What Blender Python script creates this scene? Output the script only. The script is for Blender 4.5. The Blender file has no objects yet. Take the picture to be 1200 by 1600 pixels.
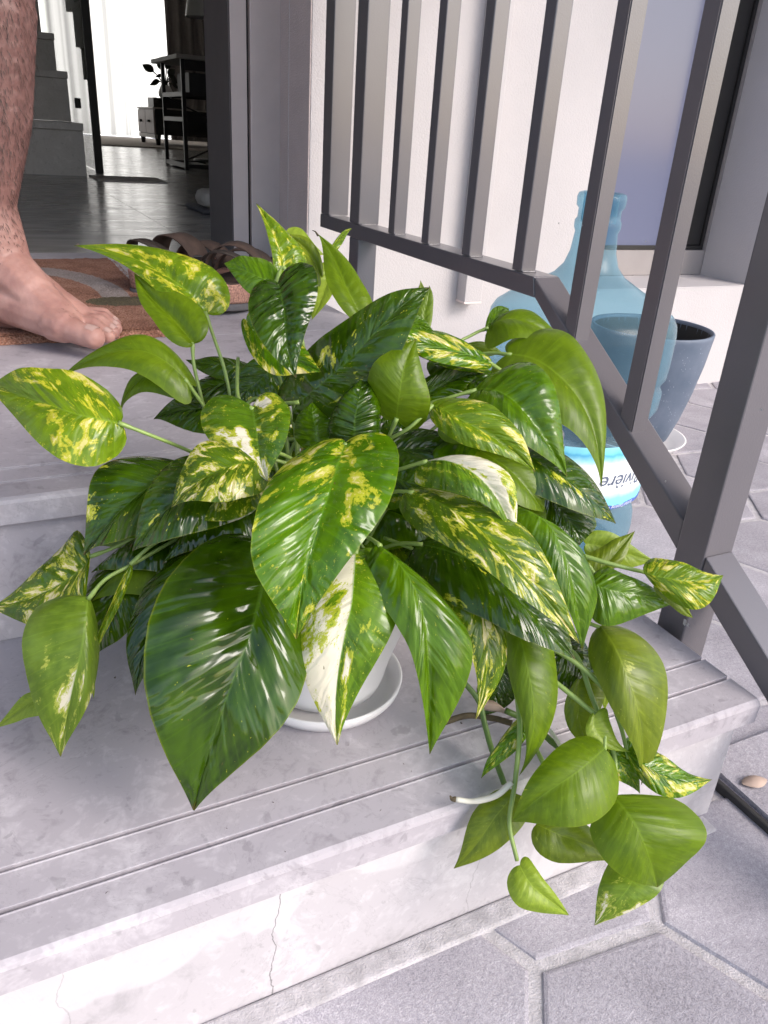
import bpy, bmesh, math, random
from mathutils import Vector, Matrix, noise
random.seed(7)
PI = math.pi
sc = bpy.context.scene

# ------------------------------------------------------------------ camera
RC = ((0.89663648, -0.14045997, 0.41989763),
      (-0.43837905, -0.41481188, 0.79734241),
      (0.06218384, -0.89900061, -0.43351018))      # columns: right, down, forward in world axes
CAM = Vector((0, 0, 0.665))
right = Vector((RC[0][0], RC[1][0], RC[2][0])); down = Vector((RC[0][1], RC[1][1], RC[2][1])); fwd = Vector((RC[0][2], RC[1][2], RC[2][2]))
cd = bpy.data.cameras.new('camera'); cam = bpy.data.objects.new('camera', cd); sc.collection.objects.link(cam)
m = Matrix((( right.x, -down.x, -fwd.x, CAM.x), (right.y, -down.y, -fwd.y, CAM.y), (right.z, -down.z, -fwd.z, CAM.z), (0, 0, 0, 1)))
cam.matrix_world = m
cd.sensor_fit = 'VERTICAL'; cd.sensor_height = 24; cd.lens = 24 * 1220 / 1600
cd.clip_start = 0.02; cd.clip_end = 500
sc.camera = cam

# ------------------------------------------------------------------ sky, sun, exposure
SUN_EL, SUN_AZ = math.radians(38), math.radians(148)    # azimuth clockwise from +Y
world = bpy.data.worlds.new('World'); sc.world = world; world.use_nodes = True
wn = world.node_tree.nodes; wl = world.node_tree.links; wn.clear()
sky = wn.new('ShaderNodeTexSky'); sky.sky_type = 'NISHITA'; sky.sun_disc = False
sky.sun_elevation = SUN_EL; sky.sun_rotation = SUN_AZ; sky.air_density = 1.0; sky.dust_density = 2.5; sky.ozone_density = 1.0
bg = wn.new('ShaderNodeBackground'); bg.inputs['Strength'].default_value = 0.15
wo = wn.new('ShaderNodeOutputWorld'); wl.new(sky.outputs[0], bg.inputs[0]); wl.new(bg.outputs[0], wo.inputs[0])
sd = bpy.data.lights.new('sun', 'SUN'); sd.energy = 0.95; sd.angle = math.radians(26); sd.color = (1.0, 0.955, 0.955)
sun = bpy.data.objects.new('sun', sd); sc.collection.objects.link(sun)
sdir = Vector((math.sin(SUN_AZ) * math.cos(SUN_EL), math.cos(SUN_AZ) * math.cos(SUN_EL), math.sin(SUN_EL)))
sun.rotation_euler = sdir.to_track_quat('Z', 'Y').to_euler()
sc.view_settings.view_transform = 'Standard'; sc.view_settings.look = 'None'; sc.view_settings.gamma = 1
sc.view_settings.exposure = 1.05
sc.cycles.transparent_max_bounces = 16

# ------------------------------------------------------------------ helpers
COL = sc.collection
def tag(o, label=None, cat=None, group=None, kind=None):
    if label: o['label'] = label
    if cat: o['category'] = cat
    if group: o['group'] = group
    if kind: o['kind'] = kind
    return o
def empty(name, loc=(0, 0, 0), label=None, cat=None, group=None):
    o = bpy.data.objects.new(name, None); o.location = loc; o.empty_display_size = .05; COL.objects.link(o)
    return tag(o, label, cat, group)
def link(name, me, mat=None, parent=None, smooth=False):
    o = bpy.data.objects.new(name, me); COL.objects.link(o)
    if mat is not None and not me.materials: me.materials.append(mat)
    if parent is not None:
        o.parent = parent; bpy.context.view_layer.update() if False else None
        o.matrix_parent_inverse = Matrix.Translation(parent.location).inverted() if parent.parent is None else \
            (Matrix.Translation(parent.parent.location) @ parent.matrix_parent_inverse).inverted()
    if smooth:
        for p in me.polygons: p.use_smooth = True
    return o
def bmobj(name, bm, mat=None, parent=None, smooth=False):
    me = bpy.data.meshes.new(name); bmesh.ops.recalc_face_normals(bm, faces=bm.faces[:]); bm.to_mesh(me); bm.free()
    return link(name, me, mat, parent, smooth)
def add_box(bm, lo, hi, bev=0.0, seg=2):
    r = bmesh.ops.create_cube(bm, size=1)
    vs = r['verts']
    for v in vs:
        v.co = Vector(((lo[i] + hi[i]) / 2 + v.co[i] * (hi[i] - lo[i]) for i in range(3)))
    if bev:
        es = list({e for v in vs for e in v.link_edges})
        bmesh.ops.bevel(bm, geom=es, offset=bev, segments=seg, affect='EDGES', profile=.5)
def box(name, lo, hi, mat, parent=None, bev=0.0, seg=2):
    bm = bmesh.new(); add_box(bm, lo, hi, bev, seg); return bmobj(name, bm, mat, parent)
def add_tube(bm, pts, rad, seg=8, cap=True):
    pts = [Vector(p) for p in pts]; n = len(pts)
    rr = rad if isinstance(rad, (list, tuple)) else [rad] * n
    t0 = (pts[1] - pts[0]).normalized(); ref = Vector((0, 0, 1)) if abs(t0.z) < .9 else Vector((1, 0, 0))
    u = t0.cross(ref).normalized(); rings = []
    for i in range(n):
        t = (pts[min(i + 1, n - 1)] - pts[max(i - 1, 0)]).normalized()
        u = (u - t * u.dot(t)).normalized(); v = t.cross(u)
        rings.append([bm.verts.new(pts[i] + (u * math.cos(2 * PI * k / seg) + v * math.sin(2 * PI * k / seg)) * rr[i]) for k in range(seg)])
    for a, b in zip(rings, rings[1:]):
        for k in range(seg): bm.faces.new((a[k], a[(k + 1) % seg], b[(k + 1) % seg], b[k]))
    if cap:
        bm.faces.new(rings[0][::-1]); bm.faces.new(rings[-1])
def tube(name, pts, rad, mat, parent=None, seg=8):
    bm = bmesh.new(); add_tube(bm, pts, rad, seg); return bmobj(name, bm, mat, parent, True)
def spline(pts, n=6):
    pts = [Vector(p) for p in pts]; P = [pts[0] * 2 - pts[1]] + pts + [pts[-1] * 2 - pts[-2]]; out = []
    for i in range(1, len(P) - 2):
        for k in range(n):
            t = k / n; a, b, c, d = P[i - 1], P[i], P[i + 1], P[i + 2]
            out.append(.5 * ((2 * b) + (c - a) * t + (2 * a - 5 * b + 4 * c - d) * t * t + (3 * b - a - 3 * c + d) * t ** 3))
    out.append(pts[-1]); return out
def lathe(name, prof, mat, parent=None, c=(0, 0, 0), seg=48, smooth=True):
    bm = bmesh.new(); rings = []
    for r, z in prof:
        rings.append([bm.verts.new((c[0] + r * math.cos(2 * PI * k / seg), c[1] + r * math.sin(2 * PI * k / seg), c[2] + z)) for k in range(seg)] if r > 1e-5
                     else [bm.verts.new((c[0], c[1], c[2] + z))])
    for a, b in zip(rings, rings[1:]):
        for k in range(seg):
            k2 = (k + 1) % seg
            if len(a) == 1 and len(b) == 1: continue
            if len(a) == 1: bm.faces.new((a[0], b[k], b[k2]))
            elif len(b) == 1: bm.faces.new((a[k], a[k2], b[0]))
            else: bm.faces.new((a[k], a[k2], b[k2], b[k]))
    o = bmobj(name, bm, mat, parent, smooth)
    return o
def extrude_profile(name, prof, x0, x1, mat, parent=None, bev=0):
    """prof: list of (y,z) swept along X"""
    bm = bmesh.new(); a = [bm.verts.new((x0, y, z)) for y, z in prof]; b = [bm.verts.new((x1, y, z)) for y, z in prof]
    n = len(prof)
    for i in range(n): bm.faces.new((a[i], a[(i + 1) % n], b[(i + 1) % n], b[i]))
    bm.faces.new(a[::-1]); bm.faces.new(b)
    return bmobj(name, bm, mat, parent)
def at(px, py, d):
    """photo pixel (1200x1600) and distance along the optical axis -> point in the place"""
    return CAM + (right * (px - 600) / 1220 + down * (py - 800) / 1220 + fwd) * d

# ------------------------------------------------------------------ materials
def newmat(name):
    mt = bpy.data.materials.new(name); mt.use_nodes = True; nt = mt.node_tree
    return mt, nt.nodes, nt.links, nt.nodes['Principled BSDF']
def ramp(N, stops):
    r = N.new('ShaderNodeValToRGB'); e = r.color_ramp.elements
    e[0].position, e[0].color = stops[0][0], (*stops[0][1], 1); e[1].position, e[1].color = stops[-1][0], (*stops[-1][1], 1)
    for p, c in stops[1:-1]:
        x = e.new(p); x.color = (*c, 1)
    return r
def pmat(name, col, rough=.6, metal=0, var=.12, scale=20, bump=0, bscale=200, spec=.5, coat=0):
    mt, N, L, P = newmat(name)
    tc = N.new('ShaderNodeTexCoord'); nz = N.new('ShaderNodeTexNoise'); nz.inputs['Scale'].default_value = scale; nz.inputs['Detail'].default_value = 5
    L.new(tc.outputs['Object'], nz.inputs['Vector'])
    r = ramp(N, [(.3, tuple(c * (1 - var) for c in col)), (.7, tuple(min(1, c * (1 + var)) for c in col))])
    L.new(nz.outputs['Fac'], r.inputs[0]); L.new(r.outputs[0], P.inputs['Base Color'])
    P.inputs['Roughness'].default_value = rough; P.inputs['Metallic'].default_value = metal; P.inputs['Specular IOR Level'].default_value = spec
    P.inputs['Coat Weight'].default_value = coat; P.inputs['Coat Roughness'].default_value = .1
    if bump:
        nb = N.new('ShaderNodeTexNoise'); nb.inputs['Scale'].default_value = bscale; nb.inputs['Detail'].default_value = 4
        L.new(tc.outputs['Object'], nb.inputs['Vector'])
        b = N.new('ShaderNodeBump'); b.inputs['Strength'].default_value = bump; b.inputs['Distance'].default_value = .002
        L.new(nb.outputs['Fac'], b.inputs['Height']); L.new(b.outputs[0], P.inputs['Normal'])
    return mt
def mathn(N, L, op, a, b=None, clamp=False):
    n = N.new('ShaderNodeMath'); n.operation = op; n.use_clamp = clamp
    for i, x in enumerate((a, b)):
        if x is None: continue
        if isinstance(x, (int, float)): n.inputs[i].default_value = x
        else: L.new(x, n.inputs[i])
    return n.outputs[0]
def mixc(N, L, f, a, b):
    n = N.new('ShaderNodeMix'); n.data_type = 'RGBA'
    for s, x in ((n.inputs[0], f), (n.inputs[6], a), (n.inputs[7], b)):
        if isinstance(x, (int, float)): s.default_value = x
        elif isinstance(x, tuple): s.default_value = (*x, 1)
        else: L.new(x, s)
    return n.outputs[2]
def sstep(N, L, v, lo, hi):
    n = N.new('ShaderNodeMapRange'); n.interpolation_type = 'SMOOTHSTEP'; L.new(v, n.inputs[0])
    n.inputs[1].default_value = lo; n.inputs[2].default_value = hi; return n.outputs[0]

def stone(name, c_dark, c_mid, c_light, crack=False):
    mt, N, L, P = newmat(name)
    g = N.new('ShaderNodeNewGeometry')
    def nz(s, d=8, rough=.6, dist=0):
        n = N.new('ShaderNodeTexNoise'); n.inputs['Scale'].default_value = s; n.inputs['Detail'].default_value = d
        n.inputs['Roughness'].default_value = rough; n.inputs['Distortion'].default_value = dist
        L.new(g.outputs['Position'], n.inputs['Vector']); return n.outputs['Fac']
    n1 = nz(9, 9, .62, .6); n2 = nz(38, 6, .65, 1.2); n3 = nz(170, 3, .6)
    mix = mathn(N, L, 'ADD', mathn(N, L, 'MULTIPLY', n1, .5), mathn(N, L, 'MULTIPLY', n2, .38)); mix = mathn(N, L, 'ADD', mix, mathn(N, L, 'MULTIPLY', n3, .12))
    r = ramp(N, [(.38, c_dark), (.47, c_mid), (.52, c_mid), (.62, c_light)]); L.new(mix, r.inputs[0])
    # thin dark veins and small pits
    vn = nz(5, 6, .7, 2.2); ridge = mathn(N, L, 'ABSOLUTE', mathn(N, L, 'SUBTRACT', vn, .5))
    vm = mathn(N, L, 'SUBTRACT', 1.0, sstep(N, L, ridge, 0, .006)); vm = mathn(N, L, 'MULTIPLY', vm, .22)
    col = mixc(N, L, vm, r.outputs[0], tuple(c * .55 for c in c_dark))
    pits = mathn(N, L, 'MULTIPLY', sstep(N, L, nz(60, 3, .5, .4), .64, .70), .35)
    col = mixc(N, L, pits, col, tuple(c * .6 for c in c_dark))
    if crack:
        pm = mathn(N, L, 'MULTIPLY', sstep(N, L, nz(4.5, 3, .5, .8), .50, .515), .45); col = mixc(N, L, pm, col, (.66, .64, .645))
        sx = N.new('ShaderNodeSeparateXYZ'); L.new(g.outputs['Position'], sx.inputs[0])
        cn = N.new('ShaderNodeTexNoise'); cn.inputs['Scale'].default_value = 22; cn.inputs['Detail'].default_value = 6
        L.new(g.outputs['Position'], cn.inputs['Vector'])
        for x0, w_, st in ((.139, .0006, .75), (.335, .0005, .35), (-.02, .0005, .3)):
            d = mathn(N, L, 'SUBTRACT', sx.outputs['X'], x0)
            d = mathn(N, L, 'ABSOLUTE', mathn(N, L, 'SUBTRACT', d, mathn(N, L, 'MULTIPLY', mathn(N, L, 'SUBTRACT', cn.outputs['Fac'], .5), .035)))
            cm = mathn(N, L, 'MULTIPLY', mathn(N, L, 'SUBTRACT', 1.0, sstep(N, L, d, w_ * .3, w_ * 1.5)), st)
            col = mixc(N, L, cm, col, (.12, .11, .11))
    L.new(col, P.inputs['Base Color'])
    rr = mathn(N, L, 'ADD', mathn(N, L, 'MULTIPLY', n2, .25), .36); L.new(rr, P.inputs['Roughness'])
    b = N.new('ShaderNodeBump'); b.inputs['Strength'].default_value = .25; b.inputs['Distance'].default_value = .0015
    L.new(mix, b.inputs['Height']); L.new(b.outputs[0], P.inputs['Normal'])
    return mt
M = {}
M['stone'] = stone('grey_stone', (.30, .275, .298), (.42, .39, .418), (.55, .52, .545))
M['riser'] = stone('riser_stone_lit', (.40, .378, .392), (.50, .472, .488), (.62, .595, .608), crack=True)  # same stone as the treads; frontal light painted in as a paler tone

def paver_mat():
    mt, N, L, P = newmat('concrete_paver')
    g = N.new('ShaderNodeNewGeometry'); oi = N.new('ShaderNodeObjectInfo')
    def nz(s, d, dist=0):
        n = N.new('ShaderNodeTexNoise'); n.inputs['Scale'].default_value = s; n.inputs['Detail'].default_value = d; n.inputs['Distortion'].default_value = dist
        L.new(g.outputs['Position'], n.inputs['Vector']); return n.outputs['Fac']
    a = nz(700, 2); b_ = nz(9, 6, .5); c = nz(230, 3)
    t = mathn(N, L, 'ADD', mathn(N, L, 'MULTIPLY', a, .4), mathn(N, L, 'MULTIPLY', b_, .35)); t = mathn(N, L, 'ADD', t, mathn(N, L, 'MULTIPLY', c, .25))
    t = mathn(N, L, 'ADD', t, mathn(N, L, 'MULTIPLY', mathn(N, L, 'SUBTRACT', oi.outputs['Random'], .5), .07))
    r = ramp(N, [(.34, (.22, .205, .228)), (.46, (.33, .31, .34)), (.55, (.40, .375, .41)), (.68, (.60, .57, .60))]); L.new(t, r.inputs[0])
    sp = N.new('ShaderNodeTexVoronoi'); sp.inputs['Scale'].default_value = 190; L.new(g.outputs['Position'], sp.inputs['Vector'])
    sm = mathn(N, L, 'SUBTRACT', 1, sstep(N, L, sp.outputs['Distance'], .05, .16)); sm = mathn(N, L, 'MULTIPLY', sm, sstep(N, L, nz(60, 2), .55, .62))
    col = mixc(N, L, mathn(N, L, 'MULTIPLY', sm, .5), r.outputs[0], (.6, .57, .57))
    L.new(col, P.inputs['Base Color']); P.inputs['Roughness'].default_value = .85
    b = N.new('ShaderNodeBump'); b.inputs['Strength'].default_value = .6; b.inputs['Distance'].default_value = .0012
    L.new(mathn(N, L, 'ADD', a, mathn(N, L, 'MULTIPLY', c, .8)), b.inputs['Height']); L.new(b.outputs[0], P.inputs['Normal'])
    return mt
M['paver'] = paver_mat()
M['sand'] = pmat('joint_sand', (.47, .445, .455), .95, var=.2, scale=60, bump=.8, bscale=500)
M['ground'] = pmat('ground', (.26, .245, .25), .95, var=.2, scale=6, bump=.4, bscale=90)
M['white_wall'] = pmat('white_plaster', (.56, .53, .53), .8, var=.06, scale=3, bump=.5, bscale=260)
M['reveal'] = pmat('grey_plaster', (.60, .51, .49), .85, var=.05, scale=14, bump=1.0, bscale=330)
M['frame'] = pmat('frame_paint', (.78, .67, .63), .45, var=.03, scale=20)
M['frame_shaded'] = pmat('frame_shaded', (.12, .103, .1), .5, var=.06, scale=20)  # dark copy of the frame paint, shade put into the colour
M['gap'] = pmat('gap_black', (.03, .028, .028), .8)
M['ceil'] = pmat('ceiling', (.42, .41, .4), .9, var=.03)
M['rail'] = pmat('rail_paint', (.120, .111, .121), .30, var=.05, scale=6, bump=.10, bscale=520, spec=.8, coat=.25)
M['beige'] = pmat('beige_frame', (.33, .30, .295), .5, var=.04)
M['black'] = pmat('black', (.018, .017, .017), .5)
M['blackmetal'] = pmat('black_metal', (.022, .019, .018), .4, spec=.4)
M['white_plastic'] = pmat('white_plastic', (.78, .76, .76), .3, var=.02, coat=.2)
M['dark_soil'] = pmat('soil', (.03, .022, .015), .95, bump=1, bscale=150)
M['cork'] = pmat('cork', (.40, .215, .165), .9, var=.5, scale=260, bump=1.2, bscale=300)
M['suede'] = pmat('suede', (.075, .047, .036), .85, var=.25, scale=40, bump=.4, bscale=400)
M['suede_dark'] = pmat('suede_dark', (.035, .024, .018), .7, var=.25, scale=40, bump=.3, bscale=400)
M['rubber'] = pmat('rubber', (.10, .095, .10), .8, var=.2, scale=60)
M['wood'] = pmat('desk_wood', (.30, .27, .25), .5, var=.1)
M['drawer'] = pmat('drawer_front', (.33, .28, .28), .55, var=.05)
M['rug'] = pmat('rug', (.50, .44, .40), .95, var=.15, scale=80, bump=.7, bscale=200)
M['drape'] = pmat('drape', (.16, .145, .14), .9, var=.06)
M['cushion'] = pmat('cushion', (.5, .45, .4), .9, var=.05)
M['stair'] = stone('stair_stone', (.50, .465, .43), (.58, .54, .51), (.66, .62, .59))
M['roomwall'] = pmat('room_wall', (.75, .74, .71), .9, var=.02)
M['dryleaf'] = pmat('dry_leaf', (.42, .31, .25), .7, var=.2, scale=60)
M['root'] = pmat('aerial_root', (.62, .6, .5), .6, var=.1, scale=60)
M['deadstem'] = pmat('dry_stem', (.10, .075, .04), .8, var=.4, scale=60, bump=.6)
M['paint_chip'] = pmat('paint_chip', (.6, .58, .58), .8)

def floor_mat():
    mt, N, L, P = newmat('polished_tile')
    g = N.new('ShaderNodeNewGeometry'); mp = N.new('ShaderNodeMapping'); mp.inputs['Scale'].default_value = (1, 4, 1)
    L.new(g.outputs['Position'], mp.inputs[0])
    n = N.new('ShaderNodeTexNoise'); n.inputs['Scale'].default_value = 5; n.inputs['Detail'].default_value = 8; L.new(mp.outputs[0], n.inputs['Vector'])
    r = ramp(N, [(.35, (.28, .262, .242)), (.65, (.38, .357, .335))]); L.new(n.outputs['Fac'], r.inputs[0]); L.new(r.outputs[0], P.inputs['Base Color'])
    rr = mathn(N, L, 'ADD', mathn(N, L, 'MULTIPLY', n.outputs['Fac'], .2), .12); L.new(rr, P.inputs['Roughness'])
    P.inputs['Specular IOR Level'].default_value = .6
    return mt
M['tile'] = floor_mat()

def sheer_mat():
    mt, N, L, P = newmat('sheer_curtain')
    d = N.new('ShaderNodeBsdfTranslucent'); g_ = N.new('ShaderNodeNewGeometry'); mp = N.new('ShaderNodeMapping'); mp.inputs['Scale'].default_value = (4.5, .3, .02); L.new(g_.outputs['Position'], mp.inputs[0])
    n_ = N.new('ShaderNodeTexNoise'); n_.inputs['Scale'].default_value = 1.6; n_.inputs['Detail'].default_value = 5; L.new(mp.outputs[0], n_.inputs['Vector'])
    r_ = ramp(N, [(.38, (.26, .255, .25)), (.56, (.86, .85, .83))]); L.new(n_.outputs['Fac'], r_.inputs[0]); L.new(r_.outputs[0], d.inputs[0])  # shading of the folds painted as vertical stripes in the cloth colour
    t = N.new('ShaderNodeBsdfTransparent'); t.inputs[0].default_value = (1, 1, 1, 1)
    df = N.new('ShaderNodeBsdfDiffuse'); df.inputs[0].default_value = (.8, .79, .77, 1)
    m1 = N.new('ShaderNodeMixShader'); m1.inputs[0].default_value = .25; L.new(d.outputs[0], m1.inputs[1]); L.new(df.outputs[0], m1.inputs[2])
    m2 = N.new('ShaderNodeMixShader'); m2.inputs[0].default_value = .12; L.new(m1.outputs[0], m2.inputs[1]); L.new(t.outputs[0], m2.inputs[2])
    L.new(m2.outputs[0], N['Material Output'].inputs[0]); return mt
M['sheer'] = sheer_mat()
def lit_mat():
    mt, N, L, P = newmat('daylit_window'); e = N.new('ShaderNodeEmission'); e.inputs[0].default_value = (1, .985, .96, 1); e.inputs[1].default_value = 1.7
    L.new(e.outputs[0], N['Material Output'].inputs[0]); return mt
M['lit'] = lit_mat()
def glass_mat(name, tint, gl=.08, rough=.02):
    mt, N, L, P = newmat(name)
    t = N.new('ShaderNodeBsdfTransparent'); t.inputs[0].default_value = (*tint, 1)
    g = N.new('ShaderNodeBsdfGlossy'); g.inputs['Roughness'].default_value = rough
    f = N.new('ShaderNodeFresnel'); f.inputs[0].default_value = 1.5
    mx = N.new('ShaderNodeMixShader'); L.new(mathn(N, L, 'MULTIPLY', f.outputs[0], gl * 10, True), mx.inputs[0])
    L.new(t.outputs[0], mx.inputs[1]); L.new(g.outputs[0], mx.inputs[2]); L.new(mx.outputs[0], N['Material Output'].inputs[0]); return mt
M['glass'] = glass_mat('clear_glass', (.68, .76, .66), .1)
def window_mat():
    mt, N, L, P = newmat('sky_reflection_pane')
    g = N.new('ShaderNodeNewGeometry'); s = N.new('ShaderNodeSeparateXYZ'); L.new(g.outputs['Position'], s.inputs[0])
    P.inputs['Base Color'].default_value = (.155, .17, .26, 1)  # reflected blue sky painted in as the base colour of the pane
    P.inputs['Metallic'].default_value = .0; P.inputs['Roughness'].default_value = .12; return mt
M['window'] = window_mat()
def jug_mat():
    mt, N, L, P = newmat('blue_bottle_plastic')
    P.inputs['Base Color'].default_value = (.24, .40, .48, 1); P.inputs['Roughness'].default_value = .16; P.inputs['Specular IOR Level'].default_value = .8
    tc = N.new('ShaderNodeTexCoord'); nz = N.new('ShaderNodeTexNoise'); nz.inputs['Scale'].default_value = 260; L.new(tc.outputs['Object'], nz.inputs['Vector'])
    b = N.new('ShaderNodeBump'); b.inputs['Strength'].default_value = .25; b.inputs['Distance'].default_value = .001; L.new(nz.outputs['Fac'], b.inputs['Height']); L.new(b.outputs[0], P.inputs['Normal'])
    t = N.new('ShaderNodeBsdfTransparent'); t.inputs[0].default_value = (.62, .81, .89, 1)
    mx = N.new('ShaderNodeMixShader'); lw = N.new('ShaderNodeLayerWeight'); lw.inputs[0].default_value = .35
    f = mathn(N, L, 'ADD', mathn(N, L, 'MULTIPLY', lw.outputs['Facing'], .42), .11, True)
    L.new(f, mx.inputs[0]); L.new(t.outputs[0], mx.inputs[1]); L.new(P.outputs[0], mx.inputs[2]); L.new(mx.outputs[0], N['Material Output'].inputs[0]); return mt
M['jug'] = jug_mat()
def label_mat():
    mt, N, L, P = newmat('bottle_label')
    tc = N.new('ShaderNodeTexCoord'); s = N.new('ShaderNodeSeparateXYZ'); L.new(tc.outputs['UV'], s.inputs[0])
    nz = N.new('ShaderNodeTexNoise'); nz.inputs['Scale'].default_value = 6; L.new(tc.outputs['UV'], nz.inputs['Vector'])
    v = mathn(N, L, 'ADD', s.outputs['Y'], mathn(N, L, 'MULTIPLY', mathn(N, L, 'SUBTRACT', nz.outputs['Fac'], .5), .10))
    r = ramp(N, [(0, (.05, .10, .42)), (.055, (.05, .12, .5)), (.065, (.22, .68, .85)), (.17, (.25, .72, .88)), (.30, (.80, .84, .86)), (.72, (.85, .86, .87)), (.80, (.35, .75, .88)), (.88, (.10, .45, .72)), (.92, (.22, .70, .86)), (1, (.3, .76, .9))])
    L.new(v, r.inputs[0]); L.new(r.outputs[0], P.inputs['Base Color']); P.inputs['Roughness'].default_value = .35; return mt
M['label'] = label_mat()
M['label_blank'] = pmat('label_blank', (.62, .54, .54), .6, var=.06, scale=30)
M['ink'] = pmat('label_ink', (.10, .13, .2), .6)
M['ink_white'] = pmat('label_print_white', (.8, .82, .85), .6)
def planter_mat():
    mt, N, L, P = newmat('speckled_planter')
    tc = N.new('ShaderNodeTexCoord'); n = N.new('ShaderNodeTexNoise'); n.inputs['Scale'].default_value = 14; n.inputs['Detail'].default_value = 6; L.new(tc.outputs['Object'], n.inputs['Vector'])
    r = ramp(N, [(.35, (.085, .115, .165)), (.65, (.13, .16, .215))]); L.new(n.outputs['Fac'], r.inputs[0])
    v = N.new('ShaderNodeTexVoronoi'); v.inputs['Scale'].default_value = 130; L.new(tc.outputs['Object'], v.inputs['Vector'])
    mk = mathn(N, L, 'SUBTRACT', 1, sstep(N, L, v.outputs['Distance'], .06, .16)); n2 = N.new('ShaderNodeTexNoise'); n2.inputs['Scale'].default_value = 30; L.new(tc.outputs['Object'], n2.inputs['Vector'])
    mk = mathn(N, L, 'MULTIPLY', mk, sstep(N, L, n2.outputs['Fac'], .5, .56))
    L.new(mixc(N, L, mk, r.outputs[0], (.42, .47, .52)), P.inputs['Base Color']); P.inputs['Roughness'].default_value = .5; return mt
M['planter'] = planter_mat()
def skin_mat():
    mt, N, L, P = newmat('skin')
    g = N.new('ShaderNodeNewGeometry'); s = N.new('ShaderNodeSeparateXYZ'); L.new(g.outputs['Position'], s.inputs[0])
    n = N.new('ShaderNodeTexNoise'); n.inputs['Scale'].default_value = 26; n.inputs['Detail'].default_value = 7; L.new(g.outputs['Position'], n.inputs['Vector'])
    n2 = N.new('ShaderNodeTexNoise'); n2.inputs['Scale'].default_value = 130; n2.inputs['Detail'].default_value = 4; L.new(g.outputs['Position'], n2.inputs['Vector'])
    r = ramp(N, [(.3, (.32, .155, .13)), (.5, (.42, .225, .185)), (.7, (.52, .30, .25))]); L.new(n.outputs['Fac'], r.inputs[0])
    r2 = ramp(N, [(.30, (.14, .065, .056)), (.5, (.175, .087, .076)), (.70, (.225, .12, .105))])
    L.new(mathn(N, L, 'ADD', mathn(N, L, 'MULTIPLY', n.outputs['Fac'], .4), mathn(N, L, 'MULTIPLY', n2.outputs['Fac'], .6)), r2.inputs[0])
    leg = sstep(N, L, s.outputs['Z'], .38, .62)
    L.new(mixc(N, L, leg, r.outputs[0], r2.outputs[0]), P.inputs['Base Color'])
    P.inputs['Roughness'].default_value = .5; P.inputs['Subsurface Weight'].default_value = .12; P.inputs['Subsurface Radius'].default_value = (.01, .004, .002); P.inputs['Subsurface Scale'].default_value = .5
    b = N.new('ShaderNodeBump'); b.inputs['Strength'].default_value = .5; b.inputs['Distance'].default_value = .0015
    L.new(mathn(N, L, 'ADD', n2.outputs['Fac'], n.outputs['Fac']), b.inputs['Height']); L.new(b.outputs[0], P.inputs['Normal']); return mt
M['skin'] = skin_mat()
M['nail'] = pmat('toenail', (.52, .345, .30), .25, var=.05)
M['hair'] = pmat('body_hair', (.03, .015, .01), .6)
M['cloth'] = pmat('grey_shorts', (.12, .12, .13), .9)
M['shirt'] = pmat('tee_shirt', (.3, .3, .31), .9)

def mat_mat():
    mt, N, L, P = newmat('coir_mat')
    g = N.new('ShaderNodeNewGeometry')
    n = N.new('ShaderNodeTexNoise'); n.inputs['Scale'].default_value = 300; n.inputs['Detail'].default_value = 4; L.new(g.outputs['Position'], n.inputs['Vector'])
    n1 = N.new('ShaderNodeTexNoise'); n1.inputs['Scale'].default_value = 22; n1.inputs['Detail'].default_value = 4; L.new(g.outputs['Position'], n1.inputs['Vector'])
    f = mathn(N, L, 'ADD', mathn(N, L, 'MULTIPLY', n.outputs['Fac'], .7), mathn(N, L, 'MULTIPLY', n1.outputs['Fac'], .3))
    r = ramp(N, [(.36, (.16, .065, .04)), (.52, (.33, .16, .105)), (.66, (.52, .29, .21))]); L.new(f, r.inputs[0])
    r2 = ramp(N, [(.36, (.22, .18, .165)), (.66, (.46, .40, .38))]); L.new(f, r2.inputs[0])
    r3 = ramp(N, [(.36, (.06, .05, .03)), (.66, (.16, .13, .07))]); L.new(f, r3.inputs[0])
    # printed pattern: a pale curved band and a green leaf motif (flat print of the mat itself)
    sp = N.new('ShaderNodeSeparateXYZ'); L.new(g.outputs['Position'], sp.inputs[0])
    wob = mathn(N, L, 'MULTIPLY', mathn(N, L, 'SUBTRACT', n.outputs['Fac'], .5), .05)
    def ell(cx, cy, ax, ay, w0, w1):
        dx = mathn(N, L, 'DIVIDE', mathn(N, L, 'SUBTRACT', sp.outputs['X'], cx), ax); dy = mathn(N, L, 'DIVIDE', mathn(N, L, 'SUBTRACT', sp.outputs['Y'], cy), ay)
        q = mathn(N, L, 'SQRT', mathn(N, L, 'ADD', mathn(N, L, 'MULTIPLY', dx, dx), mathn(N, L, 'MULTIPLY', dy, dy))); q = mathn(N, L, 'ADD', q, wob)
        return mathn(N, L, 'MULTIPLY', mathn(N, L, 'GREATER_THAN', q, w0), mathn(N, L, 'LESS_THAN', q, w1))
    c = mixc(N, L, mathn(N, L, 'MULTIPLY', ell(.05, 1.66, .21, .36, .74, 1.0), mathn(N, L, 'GREATER_THAN', sp.outputs['Y'], 1.63)), r.outputs[0], r2.outputs[0])
    c = mixc(N, L, ell(.245, 1.59, .075, .045, -1, 1.0), c, r3.outputs[0])
    L.new(c, P.inputs['Base Color']); P.inputs['Roughness'].default_value = .95
    b = N.new('ShaderNodeBump'); b.inputs['Strength'].default_value = 1; b.inputs['Distance'].default_value = .006; L.new(n.outputs['Fac'], b.inputs['Height']); L.new(b.outputs[0], P.inputs['Normal']); return mt
M['coir'] = mat_mat()
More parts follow.
